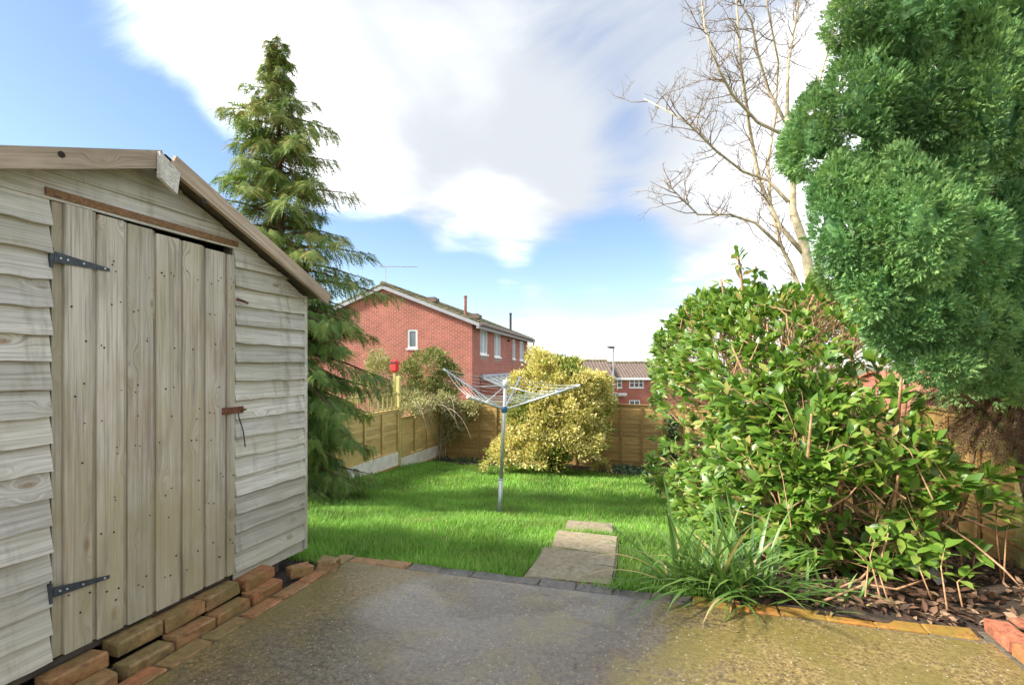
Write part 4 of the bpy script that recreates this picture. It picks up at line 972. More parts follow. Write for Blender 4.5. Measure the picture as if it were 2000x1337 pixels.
# ---- generic leafy shrub made of leaf clumps on an uneven body
def shrub(name, label, base, blobs, nclump, per, size, mat, cat='shrub', twig='twig', clump_r=.16, leaf=(SM_V, SM_F), inner=.25, ntw=40, up=.35, core=False, rbias=None, part='foliage'):
    base = Vector(base); t = thing(name, base, label, cat)
    blobs = np.array(blobs, float); wts = blobs[:, 3]*blobs[:, 4]*1.0; wts /= wts.sum()
    bi = rng.choice(len(blobs), nclump, p=wts); dd = rdir(nclump); dd[:, 2] = np.where(dd[:, 2] < -.55, -dd[:, 2], dd[:, 2])
    rad = 1-rng.random(nclump)**2.2*inner*2.2
    c = blobs[bi, :3] + dd*np.stack([blobs[bi, 3], blobs[bi, 3], blobs[bi, 4]], 1)*rad[:, None]
    # drop clumps buried deep inside another blob
    deep = np.zeros(nclump, bool)
    for b in blobs:
        q = (c-b[:3])/np.array([b[3], b[3], b[4]]); deep |= (np.linalg.norm(q, axis=1) < .55)
    c = c[~deep]; dd = dd[~deep]; crv = rng.random(len(c))
    k = len(c); cr = rng.uniform(.55, 1.3, k)*clump_r
    pos = np.repeat(c, per, 0); cd_ = np.repeat(dd, per, 0); crr = np.repeat(cr, per)
    od = rdir(len(pos)); off = od*(crr*rng.random(len(pos))**.45)[:, None]; off[:, 2] *= .8
    pos = pos+off
    pos = pos[pos[:, 2] > base.z-.0+.01] if False else pos
    fwd = unit(od*.7+cd_*.7+np.array([0, 0, up])+rng.normal(0, .35, od.shape)); upv = unit(cd_*.6+np.array([0, 0, .8])+rng.normal(0, .5, od.shape))
    g = np.maximum(land(pos[:, 0], pos[:, 1]), base.z-.02)+.015; ok = pos[:, 2] > g
    pos, fwd, upv = pos[ok], fwd[ok], upv[ok]; rv = np.repeat(crv, per)[ok]
    n = len(pos); rn = np.clip(.45*rv+.55*rng.random(n), 0, 1)
    if rbias is not None: rn = np.clip(rn+rbias(pos, rng), 0, 1)
    o = obj(part, scatter(part, leaf[0], leaf[1], pos, frames(fwd, upv), rng.uniform(.7, 1.3, n)*size, rn), mat, t); tag(o, kind='stuff')
    m = MB()
    for i in rng.choice(k, min(ntw, k), replace=False):
        e = Vector(c[i]); s = base+Vector((random.uniform(-.15, .15), random.uniform(-.15, .15), -.03)); mid = s.lerp(e, .5)+Vector((random.uniform(-.1, .1), random.uniform(-.1, .1), .12))
        m.tube([s, s.lerp(mid, .5)+Vector((0, 0, .05)), mid, mid.lerp(e, .6)+Vector((0, 0, .03)), e], [.016, .013, .010, .006, .003], 5)
    o = obj('stems', m.mesh('stems'), twig, t); tag(o, kind='stuff')
    return t

# golden variegated bush in front of the back fence
def P3(x, y, d, r, rz=None): p = px(x, y, d); return (p.x, p.y, p.z, r, rz or r)
gb = px(1085, 926, 10.5); gb.z = float(land(gb.x, gb.y))-.02
def gold_bias(p, rg):          # a few reverted all-green shoots
    q = np.sin(p[:, 0]*3.1+1.0)*np.sin(p[:, 2]*2.7+p[:, 1]) ; return np.where(q > .5, -.30, .02)
shrub('golden_bush', 'large rounded golden variegated bush in front of the back fence', gb,
      [P3(1090, 830, 10.5, .85, .95), P3(1075, 770, 10.6, .62, .75), P3(1065, 722, 10.7, .33, .36), P3(1125, 790, 10.5, .62, .72), P3(1050, 830, 10.4, .62, .7), P3(1120, 850, 10.3, .72, .68), P3(1160, 790, 10.6, .40, .55),
       P3(1000, 885, 10.2, .42, .33), P3(970, 900, 10.1, .28, .2), P3(1060, 890, 10.1, .5, .33), P3(1110, 725, 10.9, .28, .26), P3(1170, 760, 10.7, .28, .3), P3(1045, 700, 10.9, .16, .2), P3(1020, 760, 10.7, .3, .34)],
      2100, 36, .060, 'gold', twig='twig', clump_r=.13, inner=.22, ntw=60, rbias=gold_bias)
# little golden seedling and ivy at the foot of the fence
sb_ = onz(1176, 925, -.96)
shrub('golden_shrub', 'tiny golden green shrub at the lawn edge beside the ivy', sb_, [(sb_.x, sb_.y, sb_.z+.12, .2, .14)], 26, 26, .05, 'gold', clump_r=.08, ntw=10)
def ivy(name, label, pts, n, size, spread):
    c = np.array(pts, float); i = rng.integers(0, len(c), n); pos = c[i]+rng.normal(0, 1, (n, 3))*np.array(spread)
    pos[:, 2] = np.maximum(pos[:, 2], land(pos[:, 0], pos[:, 1])+.02); pos[:, 1] = np.minimum(pos[:, 1], BY-.05)
    IV = [(0, 0, 0), (-.42, .22, .05), (-.28, .55, 0), (0, 1, -.05), (.28, .55, 0), (.42, .22, .05)]; IF = [(0, 5, 4), (0, 4, 3), (0, 3, 2), (0, 2, 1)]
    up = unit(np.array([0, -.5, .75])+rng.normal(0, .4, (n, 3))); f = unit(np.array([0, -.4, -.5])+rng.normal(0, .6, (n, 3)))
    o = obj(name, scatter(name, IV, IF, pos, frames(f, up), rng.uniform(.6, 1.3, n)*size, rng.random(n)), 'ivy'); tag(o, label, 'ivy', kind='stuff')
ip = []
for _ in range(160):
    xx = random.uniform(-1.0, 1.1); ip.append((xx, random.uniform(10.55, 11.3), -.93))
iv2 = []
for _ in range(60):
    t = random.random(); w = .30*(1-t)**1.3
    iv2.append((.14+random.uniform(-w, w), BY-.07, -.95+t*1.15))
for _ in range(18): iv2.append((.62+random.uniform(-.05, .05), BY-.07, -.95+random.random()*.8))
ivy('ivy_ground_cover', 'dark ivy spreading over the soil along the back fence', ip, 5200, .055, (.11, .08, .045))
ivy('climbing_ivy', 'narrow dark ivy climbing up the back fence between the bush and the hedge', iv2, 1500, .055, (.05, .012, .05))
ip3 = [(random.uniform(-5.1, -3.0), random.uniform(10.75, 11.35), -.95) for _ in range(60)]
ivy('low_weeds', 'straggly low weeds on the soil in the left corner by the fences', ip3, 1100, .045, (.1, .08, .04))

# shrubs over the left fence
ob_ = px(838, 712, 13.3); ob_.z = float(land(ob_.x, ob_.y))
shrub('olive_shrub', 'bushy olive green shrub rising behind the trellis fence beside the brick house', ob_,
      [P3(838, 722, 13.2, .55, .5), P3(800, 745, 13.1, .45, .5), P3(870, 740, 13.2, .4, .42), P3(830, 775, 12.9, .6, .5), P3(865, 785, 12.8, .4, .4), P3(848, 700, 13.3, .3, .22)], 430, 34, .06, 'olive', clump_r=.15, ntw=50, twig='pale_twig')
cb_ = px(760, 760, 12.2); cb_.z = float(land(cb_.x, cb_.y))
shrub('pale_shrub', 'pale straggly shrub behind the trellis between the conifer and the olive shrub', cb_,
      [P3(745, 740, 12.0, .35, .5), P3(775, 785, 12.1, .4, .3), P3(720, 770, 11.8, .45, .45), P3(735, 705, 12.1, .2, .25), P3(800, 790, 11.8, .45, .3)], 300, 24, .055, 'climber', clump_r=.15, ntw=70, twig='pale_twig')
# climber hanging over the corner of the fence
clb = Vector((-5.2, 11.25, -.95))
cl = shrub('hanging_climber', 'pale leafy climber hanging over the corner of the left and back fences', clb,
      [(-5.2, 10.7, .35, .35, .22), (-5.1, 11.2, .25, .35, .35), (-4.8, 11.35, .0, .3, .4), (-5.2, 10.1, .35, .35, .18), (-4.45, 11.4, .2, .3, .25), (-5.15, 9.6, .32, .25, .12), (-4.9, 11.3, -.35, .22, .3)], 260, 30, .055, 'climber', clump_r=.13, ntw=5, twig='pale_twig', up=-.2)
m = MB()
for _ in range(16):
    p = Vector((-5.1+random.uniform(-.15, .6), random.uniform(9.4, 11.3), .45+random.uniform(-.1, .15))); pts = [p]; d = Vector((random.uniform(-.2, .6), random.uniform(-.6, .6), random.uniform(0, .5)))
    for j in range(6): d = d*.8+Vector((random.uniform(-.1, .15), random.uniform(-.15, .15), -.22)); p = p+d*.2; pts.append(p)
    m.tube(pts, [.006, .006, .005, .005, .004, .003, .002], 4)
o = obj('trailing_stems', m.mesh('trailing_stems'), 'pale_twig', cl); tag(o, kind='stuff')

# ---- tall conifer behind the shed
def left_conifer():
    D = 6.5; b = px(556, 712, D); b.z = float(land(b.x, b.y))-.05
    t = tree_thing('tall_conifer', b, 'tall shaggy conifer with drooping sprays behind the wooden shed')
    tipp = px(541, 64, D); axis_ = lambda z: b.lerp(tipp, (z-b.z)/(tipp.z-b.z))
    zk = [-.7, -.55, -.3, .4, 1.0, 1.4, 2.0, 2.35, 2.6, 3.0, 3.5, 4.1, 4.6, 5.1, 5.5]
    rk = [.5, .72, .90, 1.12, 1.32, 1.45, 1.36, 1.38, 1.18, 1.08, .97, .80, .52, .27, .05]
    m = MB(); N = 14; m.tube([axis_(b.z+(tipp.z-b.z)*i/N) for i in range(N+1)], [.10*(1-i/N)+.006 for i in range(N+1)], 8); obj('trunk', m.mesh('trunk', True), 'bark', t)
    bm_ = MB(); FP, FD, FU, FS, FR = [], [], [], [], []
    z = -.55; i = 0; az = 0.0
    while z < 5.42:
        az += 2.399963; i += 1
        Rr = np.interp(z, zk, rk); L = Rr*random.uniform(.46, 1.08)*(1.0 if random.random() < .85 else 1.18)*(1+.13*math.sin(z*7.3)*(1 if z > 2 else .6))
        a0 = axis_(z); rise = .35 if z > 3 else (.2 if z > 1.5 else .05)
        d = Vector((math.cos(az), math.sin(az), rise+random.uniform(-.12, .12))).normalized()
        pts = [a0.copy()]; p = a0.copy(); dd = d.copy(); ns = 7; br = random.random()
        for j in range(ns):
            dd.z -= .085*(1+.3*j/ns) if j < 5 else -.03; dd.normalize(); p = p+dd*(L/ns); pts.append(p.copy())
        bm_.tube(pts, [max(.003, .020*L*(1-j/ns)+.002) for j in range(ns+1)], 5)
        nfr = int(30+46*L)
        for q in range(nfr):
            s = .16+.84*(q/nfr)**.9; jj = min(ns-1, int(s*ns)); fr_ = s*ns-jj; pp = pts[jj].lerp(pts[jj+1], fr_); tn = (pts[jj+1]-pts[jj]).normalized()
            side_ = tn.cross(Vector((0, 0, 1))).normalized()*(1 if q % 2 else -1)
            f = tn*random.uniform(.35, .9)+side_*random.uniform(.25, .95)+Vector((0, 0, random.uniform(-.95, .05)))
            sz = (.10+.12*(1-abs(s-.55)*1.2))*random.uniform(.7, 1.25)*(.75 if z > 4.6 else 1.0)
            lat = side_*random.uniform(0, .16)*L*(1.1-s)*1.6
            FP.append(pp+lat+Vector((0, 0, random.uniform(-.06, .03)-lat.length*.25))); FD.append(f); FU.append(Vector((0, 0, 1))+side_*random.uniform(-.6, .6)+tn*.2); FS.append(sz)
            FR.append(min(1, max(0, .12+.55*random.random()+.18*br + (.30 if s < .35 and random.random() < .45 else 0)+(.12 if z > 2.5 else 0))))
        z += .021 if z < 2.4 else .034
    o = obj('branches', bm_.mesh('branches'), 'bark', t); tag(o, kind='stuff')
    tv, tf = spray_template(6, .06, .35, .5)
    n = len(FP); pos = np.array(FP); f = np.array(FD); u = np.array(FU)
    o = obj('crown', scatter('crown', tv, tf, pos, frames(f, u), np.array(FS)*1.0, np.array(FR)), 'conifer', t); tag(o, kind='stuff')
left_conifer()

# ---- big cypress on the right
def right_cypress():
    base = Vector((2.12, 3.62, .0)); ctr = Vector((1.93, 3.93, 0))
    t = tree_thing('big_cypress', base, 'big dense blue-green cypress with soft upright plumes overhanging the laurel hedge')
    m = MB(); pts = [base, Vector((2.08, 3.65, .5)), Vector((2.0, 3.75, 1.1)), Vector((1.95, 3.9, 1.9)), Vector((1.93, 3.93, 3.0)), Vector((1.93, 3.93, 4.5))]
    m.tube(pts, [.11, .10, .095, .08, .05, .02], 10); obj('trunk', m.mesh('trunk', True), 'bark', t)
    zk = [1.02, 1.12, 1.25, 1.45, 1.63, 1.8, 2.1, 2.4, 2.78, 3.05, 3.3, 3.7, 4.2, 4.8, 5.2]
    rk = [.0, .18, .42, .66, .80, .93, .98, 1.0, 1.08, 1.05, .95, .90, .80, .55, .2]
    C, Rr, Hh, A = [], [], [], []
    az = 0.0; n = 70
    for i in range(n):
        az += 2.399963; z = 1.22+ (i+.5)/n*3.6; r = np.interp(z, zk, rk)*.70
        rr = random.uniform(.18, .31); k = max(0.0, r-rr*random.uniform(.45, 1.15))
        C.append((ctr.x+math.cos(az)*k, ctr.y+math.sin(az)*k, z)); Rr.append(rr); Hh.append(rr*random.uniform(1.5, 2.3)); A.append(az)
    # the big plumes of the near side
    for (x, y, hw, hh) in ((1597, 262, 66, 92), (1560, 290, 36, 60), (1690, 190, 84, 150), (1668, 35, 58, 62), (1790, 180, 76, 150), (1925, 190, 92, 160), (1780, 20, 80, 75), (1880, 15, 70, 70), (1985, 20, 60, 90),
                           (1700, 410, 70, 120), (1790, 420, 74, 140), (1880, 470, 74, 120), (1632, 450, 46, 112), (1965, 480, 62, 120), (1635, 545, 40, 70), (1705, 580, 60, 95), (1795, 600, 76, 100), (1890, 625, 78, 100), (1985, 630, 72, 110),
                           (1748, 672, 52, 52), (1830, 705, 66, 44), (1920, 722, 66, 44), (2000, 740, 60, 44), (2060, 300, 80, 160), (2070, 520, 80, 140), (2060, 120, 80, 120), (1720, -60, 70, 90), (1840, -90, 90, 100), (1960, -90, 90, 100), (1640, 350, 40, 50), (1745, 300, 50, 90), (1850, 330, 55, 90)):
        y -= 35 if (y > 500 and x < 1770) else 0
        q_ = max(0.0, 1-((x-1850)/330)**2); d = 3.22-.80*math.sqrt(q_)*(1 if y < 560 else .8)+random.uniform(-.11, .11)
        p = px(x, y, d); C.append(tuple(p)); Rr.append(hw*d/1000*.88); Hh.append(hh*d/1000*.98); A.append(math.atan2(p.y-ctr.y, p.x-ctr.x)); n += 1
    C = np.array(C); Rr = np.array(Rr); Hh = np.array(Hh); A = np.array(A); out = np.stack([np.cos(A), np.sin(A), np.zeros(n)], 1)
    tilt = unit(np.array([0, 0, 1.0])+out*rng.uniform(.05, .30, n)[:, None]+rng.normal(0, .1, (n, 3)))
    cnt = np.where(np.arange(n) < 70, 150, np.clip(Rr*Hh*14500, 320, 1500)).astype(int)
    ii = np.repeat(np.arange(n), cnt); dd = rdir(len(ii))
    # plume frame: long axis = tilt, pointed at the top
    ax = tilt[ii]; e1 = unit(np.cross(ax, np.array([.3, .9, .1]))); e2 = np.cross(ax, e1)
    hgt = dd[:, 2]; taper = np.where(hgt > 0, 1-.55*hgt, 1-.12*hgt*hgt)
    lump = 1+.13*np.sin(dd[:, 0]*7+ii)*np.sin(dd[:, 1]*6+2*ii)*np.sin(hgt*8+ii*1.7)
    rad = (1-.16*rng.random(len(ii))**1.6)*lump
    off = (e1*dd[:, :1]*taper[:, None]+e2*dd[:, 1:2]*taper[:, None])*(Rr[ii]*rad)[:, None]+ax*(hgt*Hh[ii]*rad)[:, None]
    pos = C[ii]+off; nrm = unit(off)
    # keep what faces out of the crown
    rel = pos-np.array([ctr.x, ctr.y, 0]); rel[:, 2] = 0; ro = unit(rel); rl = np.linalg.norm(rel, axis=1)
    env = np.interp(pos[:, 2], zk, rk); keep = (rl > env*.40) & (np.einsum('ij,ij->i', nrm, ro) > -.25) & (pos[:, 2] > 1.05)
    # the side away from the garden is thinner
    pos, nrm, ii, ro = pos[keep], nrm[keep], ii[keep], ro[keep]; N = len(pos)
    # every tuft is a little fist of sprays
    K = 12; tc_ = np.repeat(pos, K, 0); tn_ = unit(np.repeat(nrm*.8+np.array([0, 0, .45])+ro*.2, K, 0)); od = rdir(N*K); tr_ = np.repeat(rng.uniform(.020, .040, N), K)
    od = unit(od+tn_*.55); pos2 = tc_+od*(tr_*rng.random(N*K)**.4)[:, None]; f = unit(od*.8+tn_*.6+rng.normal(0, .22, (N*K, 3))); u = unit(np.cross(f, rdir(N*K)))
    tv, tf = spray_template(2, .19, .25, .62)
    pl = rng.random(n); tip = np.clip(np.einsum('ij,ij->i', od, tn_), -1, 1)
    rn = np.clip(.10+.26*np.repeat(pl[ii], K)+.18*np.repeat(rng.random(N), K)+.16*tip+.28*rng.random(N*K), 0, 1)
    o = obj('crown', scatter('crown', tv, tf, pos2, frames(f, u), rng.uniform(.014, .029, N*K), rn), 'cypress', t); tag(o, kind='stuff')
    print('cypress sprays', N*K)
    bmc = bmesh.new()
    for i in range(n):
        g = bmesh.ops.create_icosphere(bmc, subdivisions=3, radius=1.0); q = Vector(tilt[i]).to_track_quat('Z', 'Y').to_matrix().to_4x4()
        mw = Matrix.Translation(C[i]) @ q @ Matrix.Diagonal((Rr[i]*.50, Rr[i]*.50, Hh[i]*.55, 1))
        for v in g['verts']: k_ = v.co.z; tp_ = (1-.55*k_ if k_ > 0 else 1); v.co = mw @ (Vector((v.co.x*tp_, v.co.y*tp_, k_))*random.uniform(.80, 1.08))
    me = bpy.data.meshes.new('plume_core'); bmc.to_mesh(me); bmc.free()
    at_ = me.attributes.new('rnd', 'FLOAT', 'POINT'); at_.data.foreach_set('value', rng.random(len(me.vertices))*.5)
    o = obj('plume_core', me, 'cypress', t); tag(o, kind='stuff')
    # inner growth between the plumes
    k = 9000; zc = rng.uniform(1.2, 4.8, k); aa = rng.uniform(0, 2*np.pi, k); rc = np.interp(zc, zk, rk)*rng.uniform(.30, .62, k)
    pc = np.stack([ctr.x+np.cos(aa)*rc, ctr.y+np.sin(aa)*rc, zc], 1); oc = np.stack([np.cos(aa), np.sin(aa), np.zeros(k)], 1)
    tv2, tf2 = spray_template(4, .13, .3, .6)
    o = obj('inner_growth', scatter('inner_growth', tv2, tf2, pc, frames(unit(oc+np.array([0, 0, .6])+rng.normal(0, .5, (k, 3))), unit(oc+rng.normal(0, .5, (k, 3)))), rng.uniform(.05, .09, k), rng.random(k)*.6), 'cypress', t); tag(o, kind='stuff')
    m = MB()
    for i in range(0, n, 2):
        s = Vector((ctr.x, ctr.y, max(1.0, C[i][2]-.35))); e = Vector(C[i]); m.tube([s, s.lerp(e, .5)+Vector((0, 0, -.03)), e], [.016, .011, .006], 5)
    o = obj('limbs', m.mesh('limbs'), 'bark', t); tag(o, kind='stuff')
    # brown dead limbs hanging low towards the bed
    FP, FD, FU, FS, FR = [], [], [], [], []; m = MB()
    for (e, L) in ((px(1835, 850, 3.25), 0), (px(1880, 870, 3.1), 0), (px(1925, 885, 3.0), 0), (px(1975, 880, 2.9), 0), (px(1800, 775, 3.35), 0), (px(1960, 820, 3.0), 0), (px(1860, 790, 3.2), 0), (px(1900, 830, 3.1), 0)):
        s = Vector((2.0, 3.72, 1.08)); md = s.lerp(e, .55)+Vector((0, 0, .06)); pts = [s, s.lerp(md, .5)+Vector((0, 0, .04)), md, md.lerp(e, .5)+Vector((0, 0, .01)), e]
        m.tube(pts, [.018, .014, .011, .008, .004], 5)
        for _ in range(130):
            q = random.uniform(.25, 1)*4; j = min(3, int(q)); p = pts[j].lerp(pts[j+1], q-j); tn = (pts[j+1]-pts[j]).normalized()
            FP.append(p+Vector((random.gauss(0, .035), random.gauss(0, .035), random.gauss(-.02, .03)))); FD.append(tn+Vector((random.gauss(0, .5), random.gauss(0, .5), random.gauss(-.25, .35)))); FU.append(Vector((random.gauss(0, 1), random.gauss(0, 1), 1))); FS.append(random.uniform(.05, .11)); FR.append(random.random())
    tv, tf = spray_template(4, .045, .2, .5)
    o = obj('dead_sprays', scatter('dead_sprays', tv, tf, np.array(FP), frames(np.array(FD), np.array(FU)), np.array(FS), np.array(FR)), 'cypress_dead', t); tag(o, kind='stuff'); o['label'] = 'brown dead sprays hanging under the crown'
    o = obj('dead_limbs', m.mesh('dead_limbs'), 'bark', t); tag(o, kind='stuff')
right_cypress()

# ---- bare tree behind the hedge
def bare_tree():
    D = 10.2
    def dz(x, y): return D+.9*math.sin(x*.013)+.5*math.sin(y*.011+x*.02)
    b = px(1590, 712, D); b.z = float(land(b.x, b.y))-.1
    t = tree_thing('bare_tree', b, 'tall leafless tree with cream bark behind the hedge and cypress')
    r_ = random.Random(21)
    trunk = [(1588, 640), (1585, 560), (1572, 482), (1548, 410), (1549, 352), (1545, 300), (1537, 230)]
    P = [b]+[px(x, y, D) for x, y in trunk]
    m = MB(); m.tube(P, [.13, .12, .105, .09, .075, .062, .052, .044], 10); obj('trunk', m.mesh('trunk', True), 'ash_bark', t)
    limbs = [([(1572, 498), (1522, 440), (1484, 356), (1464, 251), (1447, 126), (1438, 0), (1430, -90)], .075), ([(1539, 394), (1501, 352), (1451, 335), (1397, 293), (1338, 235), (1258, 193)], .055),
             ([(1540, 268), (1480, 239), (1430, 184), (1405, 138), (1376, 54), (1371, 0), (1360, -80)], .05), ([(1540, 250), (1501, 176), (1480, 105), (1468, 42), (1443, 0), (1425, -60)], .05),
             ([(1537, 232), (1539, 126), (1552, 50), (1560, 0), (1575, -90)], .055), ([(1526, 482), (1476, 435), (1426, 419), (1363, 419), (1296, 352)], .05),
             ([(1588, 610), (1560, 560), (1543, 515), (1526, 482), (1505, 400), (1500, 320), (1515, 220), (1520, 120), (1500, 20), (1490, -60)], .075),
             ([(1548, 340), (1580, 260), (1600, 160), (1625, 70), (1640, -30)], .05), ([(1549, 300), (1610, 220), (1680, 120), (1720, 20)], .05)]
    tw = MB(); lm = []
    def twig(p, d, L, r, depth):
        ns = 4 if depth < 2 else 3; pts = [p.copy()]; rr = [r]
        for j in range(ns):
            d = (d+Vector((r_.gauss(0, .20), r_.gauss(0, .20), r_.gauss(.07, .16)))).normalized(); p = p+d*(L/ns); pts.append(p.copy()); rr.append(max(.0022, r*(1-.75*(j+1)/ns)))
        tw.tube(pts, rr, 5 if depth == 0 else 4, cap=False)
        if depth < 2:
            for _ in range(r_.randint(2, 5) if depth == 0 else r_.randint(1, 3)):
                q = r_.uniform(.25, 1)*ns; j = min(ns-1, int(q)); pp = pts[j].lerp(pts[j+1], q-j)
                sd_ = Vector((r_.gauss(0, 1), r_.gauss(0, 1), r_.gauss(.2, .8))).normalized(); twig(pp, (d*.65+sd_*.75).normalized(), L*r_.uniform(.35, .65), max(.0035, r*.5), depth+1)
    for pts, r0 in limbs:
        base_d = D; Q = []
        for j, (x, y) in enumerate(pts):
            Q.append(px(x, y, D+ (dz(x, y)-D)*min(1, j/2.5)))
        m = MB(); n = len(Q); m.tube(Q, [.62*r0*(1-.82*j/(n-1))+.004 for j in range(n)], 8); obj('limb', m.mesh('limb', True), 'ash_bark', t)
        L = sum((Q[j+1]-Q[j]).length for j in range(n-1))
        for _ in range(int(L*7)):
            q = r_.uniform(.12, 1)*(n-1); j = min(n-2, int(q)); pp = Q[j].lerp(Q[j+1], q-j); dd = (Q[j+1]-Q[j]).normalized()
            sd_ = Vector((r_.gauss(0, 1), r_.gauss(0, 1), r_.gauss(.1, .7))).normalized(); twig(pp, (dd*.6+sd_*.8).normalized(), r_.uniform(.3, .85), .0105, 0)
    o = obj('twigs', tw.mesh('twigs'), 'twig', t); tag(o, kind='stuff')
bare_tree()
# far bare trees over the terrace roof
def far_bare(x, y, D, label):
    r_ = random.Random(int(x)); c = px(x, y, D); b = Vector((c.x, c.y, float(land(c.x, c.y))-.1)); t = tree_thing('far_bare_tree', b, label, 'tree', 'bare trees behind the far terrace')
    m = MB(); m.tube([b, b.lerp(c, .5), c], [.25, .2, .1], 6); obj('trunk', m.mesh('trunk'), 'bark', t)
    m = MB()
    for _ in range(240):
        s = b.lerp(c, r_.uniform(.5, .95)); d = Vector((r_.gauss(0, 1), r_.gauss(0, .6), abs(r_.gauss(.5, .5)))).normalized(); e = s+d*r_.uniform(.8, 2.6)
        m.tube([s, s.lerp(e, .5)+Vector((r_.gauss(0, .1), 0, .1)), e], [.03, .02, .012], 3, cap=False)
    o = obj('crown', m.mesh('crown'), 'pale_twig', t); tag(o, kind='stuff')
far_bare(1128, 704, 72, 'wide bare tree above the ridge of the brown ribbed terrace roof'); far_bare(1158, 702, 74, 'smaller bare tree above the terrace roof close to the street lamp')

# ---- laurel hedge
def laurel():
    base = Vector((1.25, 5.8, float(land(1.25, 5.8)))); t = thing('laurel_hedge', base, 'overgrown laurel hedge with glossy leaves and tan stems along the right side', 'hedge')
    # envelope in garden metres: half width and top height along the hedge
    vk = [3.45, 3.8, 4.3, 5.2, 6.2, 7.2, 8.2, 8.9]; left = [.95, .62, .42, .26, .10, -.06, -.20, -.12]; right = [1.9, 2.1, 2.15, 2.2, 2.2, 2.2, 2.2, 2.0]; top = [.55, .95, 1.45, 1.95, 2.10, 2.15, 2.15, 1.9]
    def surf(n):
        v = 3.5+rng.random(n)**1.25*5.35; a = rng.uniform(-.12, .86, n)*math.pi      # 0 = left face low, pi/2 = top, pi = right
        l = np.interp(v, vk, left); r = np.interp(v, vk, right); tp = np.interp(v, vk, top); g = land(1.2, v)+.1
        c = (l+r)/2; hw = (r-l)/2; ca, sa = np.cos(a), np.sin(a)
        # rounded box section
        pw = .55; x = c - hw*np.sign(ca)*np.abs(ca)**pw; zz = g+(tp-g)*np.clip(np.sign(sa)*np.abs(sa)**pw*.62+.38+.0*sa, .02, 1.0)
        b = 1+.12*np.sin(v*4.1+a*3)*np.sin(v*2.3-a*5)
        x = c+(x-c)*b; zz = g+(zz-g)*(1+.06*np.sin(v*5.3)*np.sin(x*4))
        nrm = np.stack([-ca, np.where(v < 4.4, -.8, -.15), np.maximum(sa, .05)], 1)
        return np.stack([x, v, zz], 1), unit(nrm)
    E, NR = surf(1500)
    # near end of the hedge faces the patio
    n2_ = 250; E2 = np.stack([rng.uniform(.75, 1.75, n2_), rng.uniform(3.5, 4.15, n2_), rng.random(n2_)], 1); E2[:, 2] = land(1, E2[:, 1])+.12+E2[:, 2]*(np.interp(E2[:, 1]+.15, vk, top)-.05*E2[:, 0]+.15)
    NR2 = unit(np.stack([np.full(n2_, -.3), np.full(n2_, -1.0), rng.uniform(-.1, .6, n2_)], 1))
    # the loose right-hand end by the fence stays low
    low = (E2[:, 0] > 1.5); E2[low, 2] = np.minimum(E2[low, 2], .75)
    E = np.concatenate([E, E2]); NR = np.concatenate([NR, NR2])
    n3_ = 190; E3 = np.stack([rng.uniform(.30, .85, n3_), rng.uniform(3.85, 5.0, n3_), rng.random(n3_)], 1); E3[:, 2] = land(1, E3[:, 1])+.1+E3[:, 2]*1.2; E = np.concatenate([E, E3]); NR = np.concatenate([NR, unit(np.stack([np.full(n3_, -.8), np.full(n3_, -.6), rng.uniform(-.1, .5, n3_)], 1))])
    cond = ~((E[:, 0] > 1.55) & (E[:, 1] < 4.9) & ((E[:, 2] > .75) | (rng.random(len(E)) < .6))); E, NR = E[cond], NR[cond]
    tw = MB(); LP, LD, LU, LS = [], [], [], []
    stems = []
    nst = 70
    for i in range(nst):
        v = 3.75+ (i+.5)/nst*4.9+random.uniform(-.1, .1); x = random.uniform(.85, 1.75); z = float(land(x, v))+.02
        tgt = Vector((x+random.uniform(-.75, .35), v+random.uniform(-.45, .35), float(np.interp(v, vk, top))*random.uniform(.7, 1.0)))
        s = Vector((x, v, z)); md = s.lerp(tgt, .5)+Vector((random.uniform(-.1, .1), random.uniform(-.1, .1), random.uniform(0, .2))); pts = [s, s.lerp(md, .5), md, md.lerp(tgt, .5), tgt]
        m = MB(); m.tube(pts, [.02, .018, .015, .011, .006], 6); obj('stem', m.mesh('stem', True), 'stem', t); stems.append(pts)
    SP = np.array([[tuple(p.lerp(q, f)) for p, q in zip(s[:-1], s[1:]) for f in (.0, .5)] for s in stems]).reshape(-1, 3)
    for e, nr in zip(E, NR):
        d2 = np.linalg.norm(SP-e, axis=1)+np.where(SP[:, 2] > e[2]-.1, .6, 0); s = Vector(SP[np.argsort(d2)[random.randint(0, 7)]])+Vector((random.gauss(0, .16), random.gauss(0, .16), random.gauss(0, .12))); e = Vector(e); nv = Vector(nr); s = s-nv*max(0.0, (s-e).dot(nv)+.10)
        L = (e-s).length
        if L > .6: s = e+(s-e)*(random.uniform(.3, .6)/L)
        md = s.lerp(e, .55)+Vector((random.uniform(-.05, .05), random.uniform(-.05, .05), random.uniform(-.02, .08)))
        pts = [s, s.lerp(md, .5), md, md.lerp(e, .6), e]; ws = random.uniform(.3, .7) if not (e.x > 1.4 and e.y < 5.0) else .22; tw.tube(pts, [.009*ws, .0075*ws, .006*ws, .005*ws, .0035*ws], 5, cap=False)
        td = (e-md).normalized(); nl = random.randint(6, 11)
        for q in range(nl):
            f = 1-(q/nl)**1.1*.75; k = f*2; p = (md.lerp(e, f) if f > .0 else md)
            side_ = Vector((random.gauss(0, 1), random.gauss(0, 1), random.gauss(.2, .8))); side_ = (side_-td*side_.dot(td)).normalized()
            LP.append(p); LD.append((td*random.uniform(.3, .9)+side_*random.uniform(.5, 1.0)+nv*.45+Vector((0, 0, random.uniform(-.25, .35)))).normalized()); LU.append((nv*.8+Vector((0, 0, .8))+Vector((random.gauss(0, .35), random.gauss(0, .35), 0))).normalized()); LS.append(random.uniform(.07, .135))
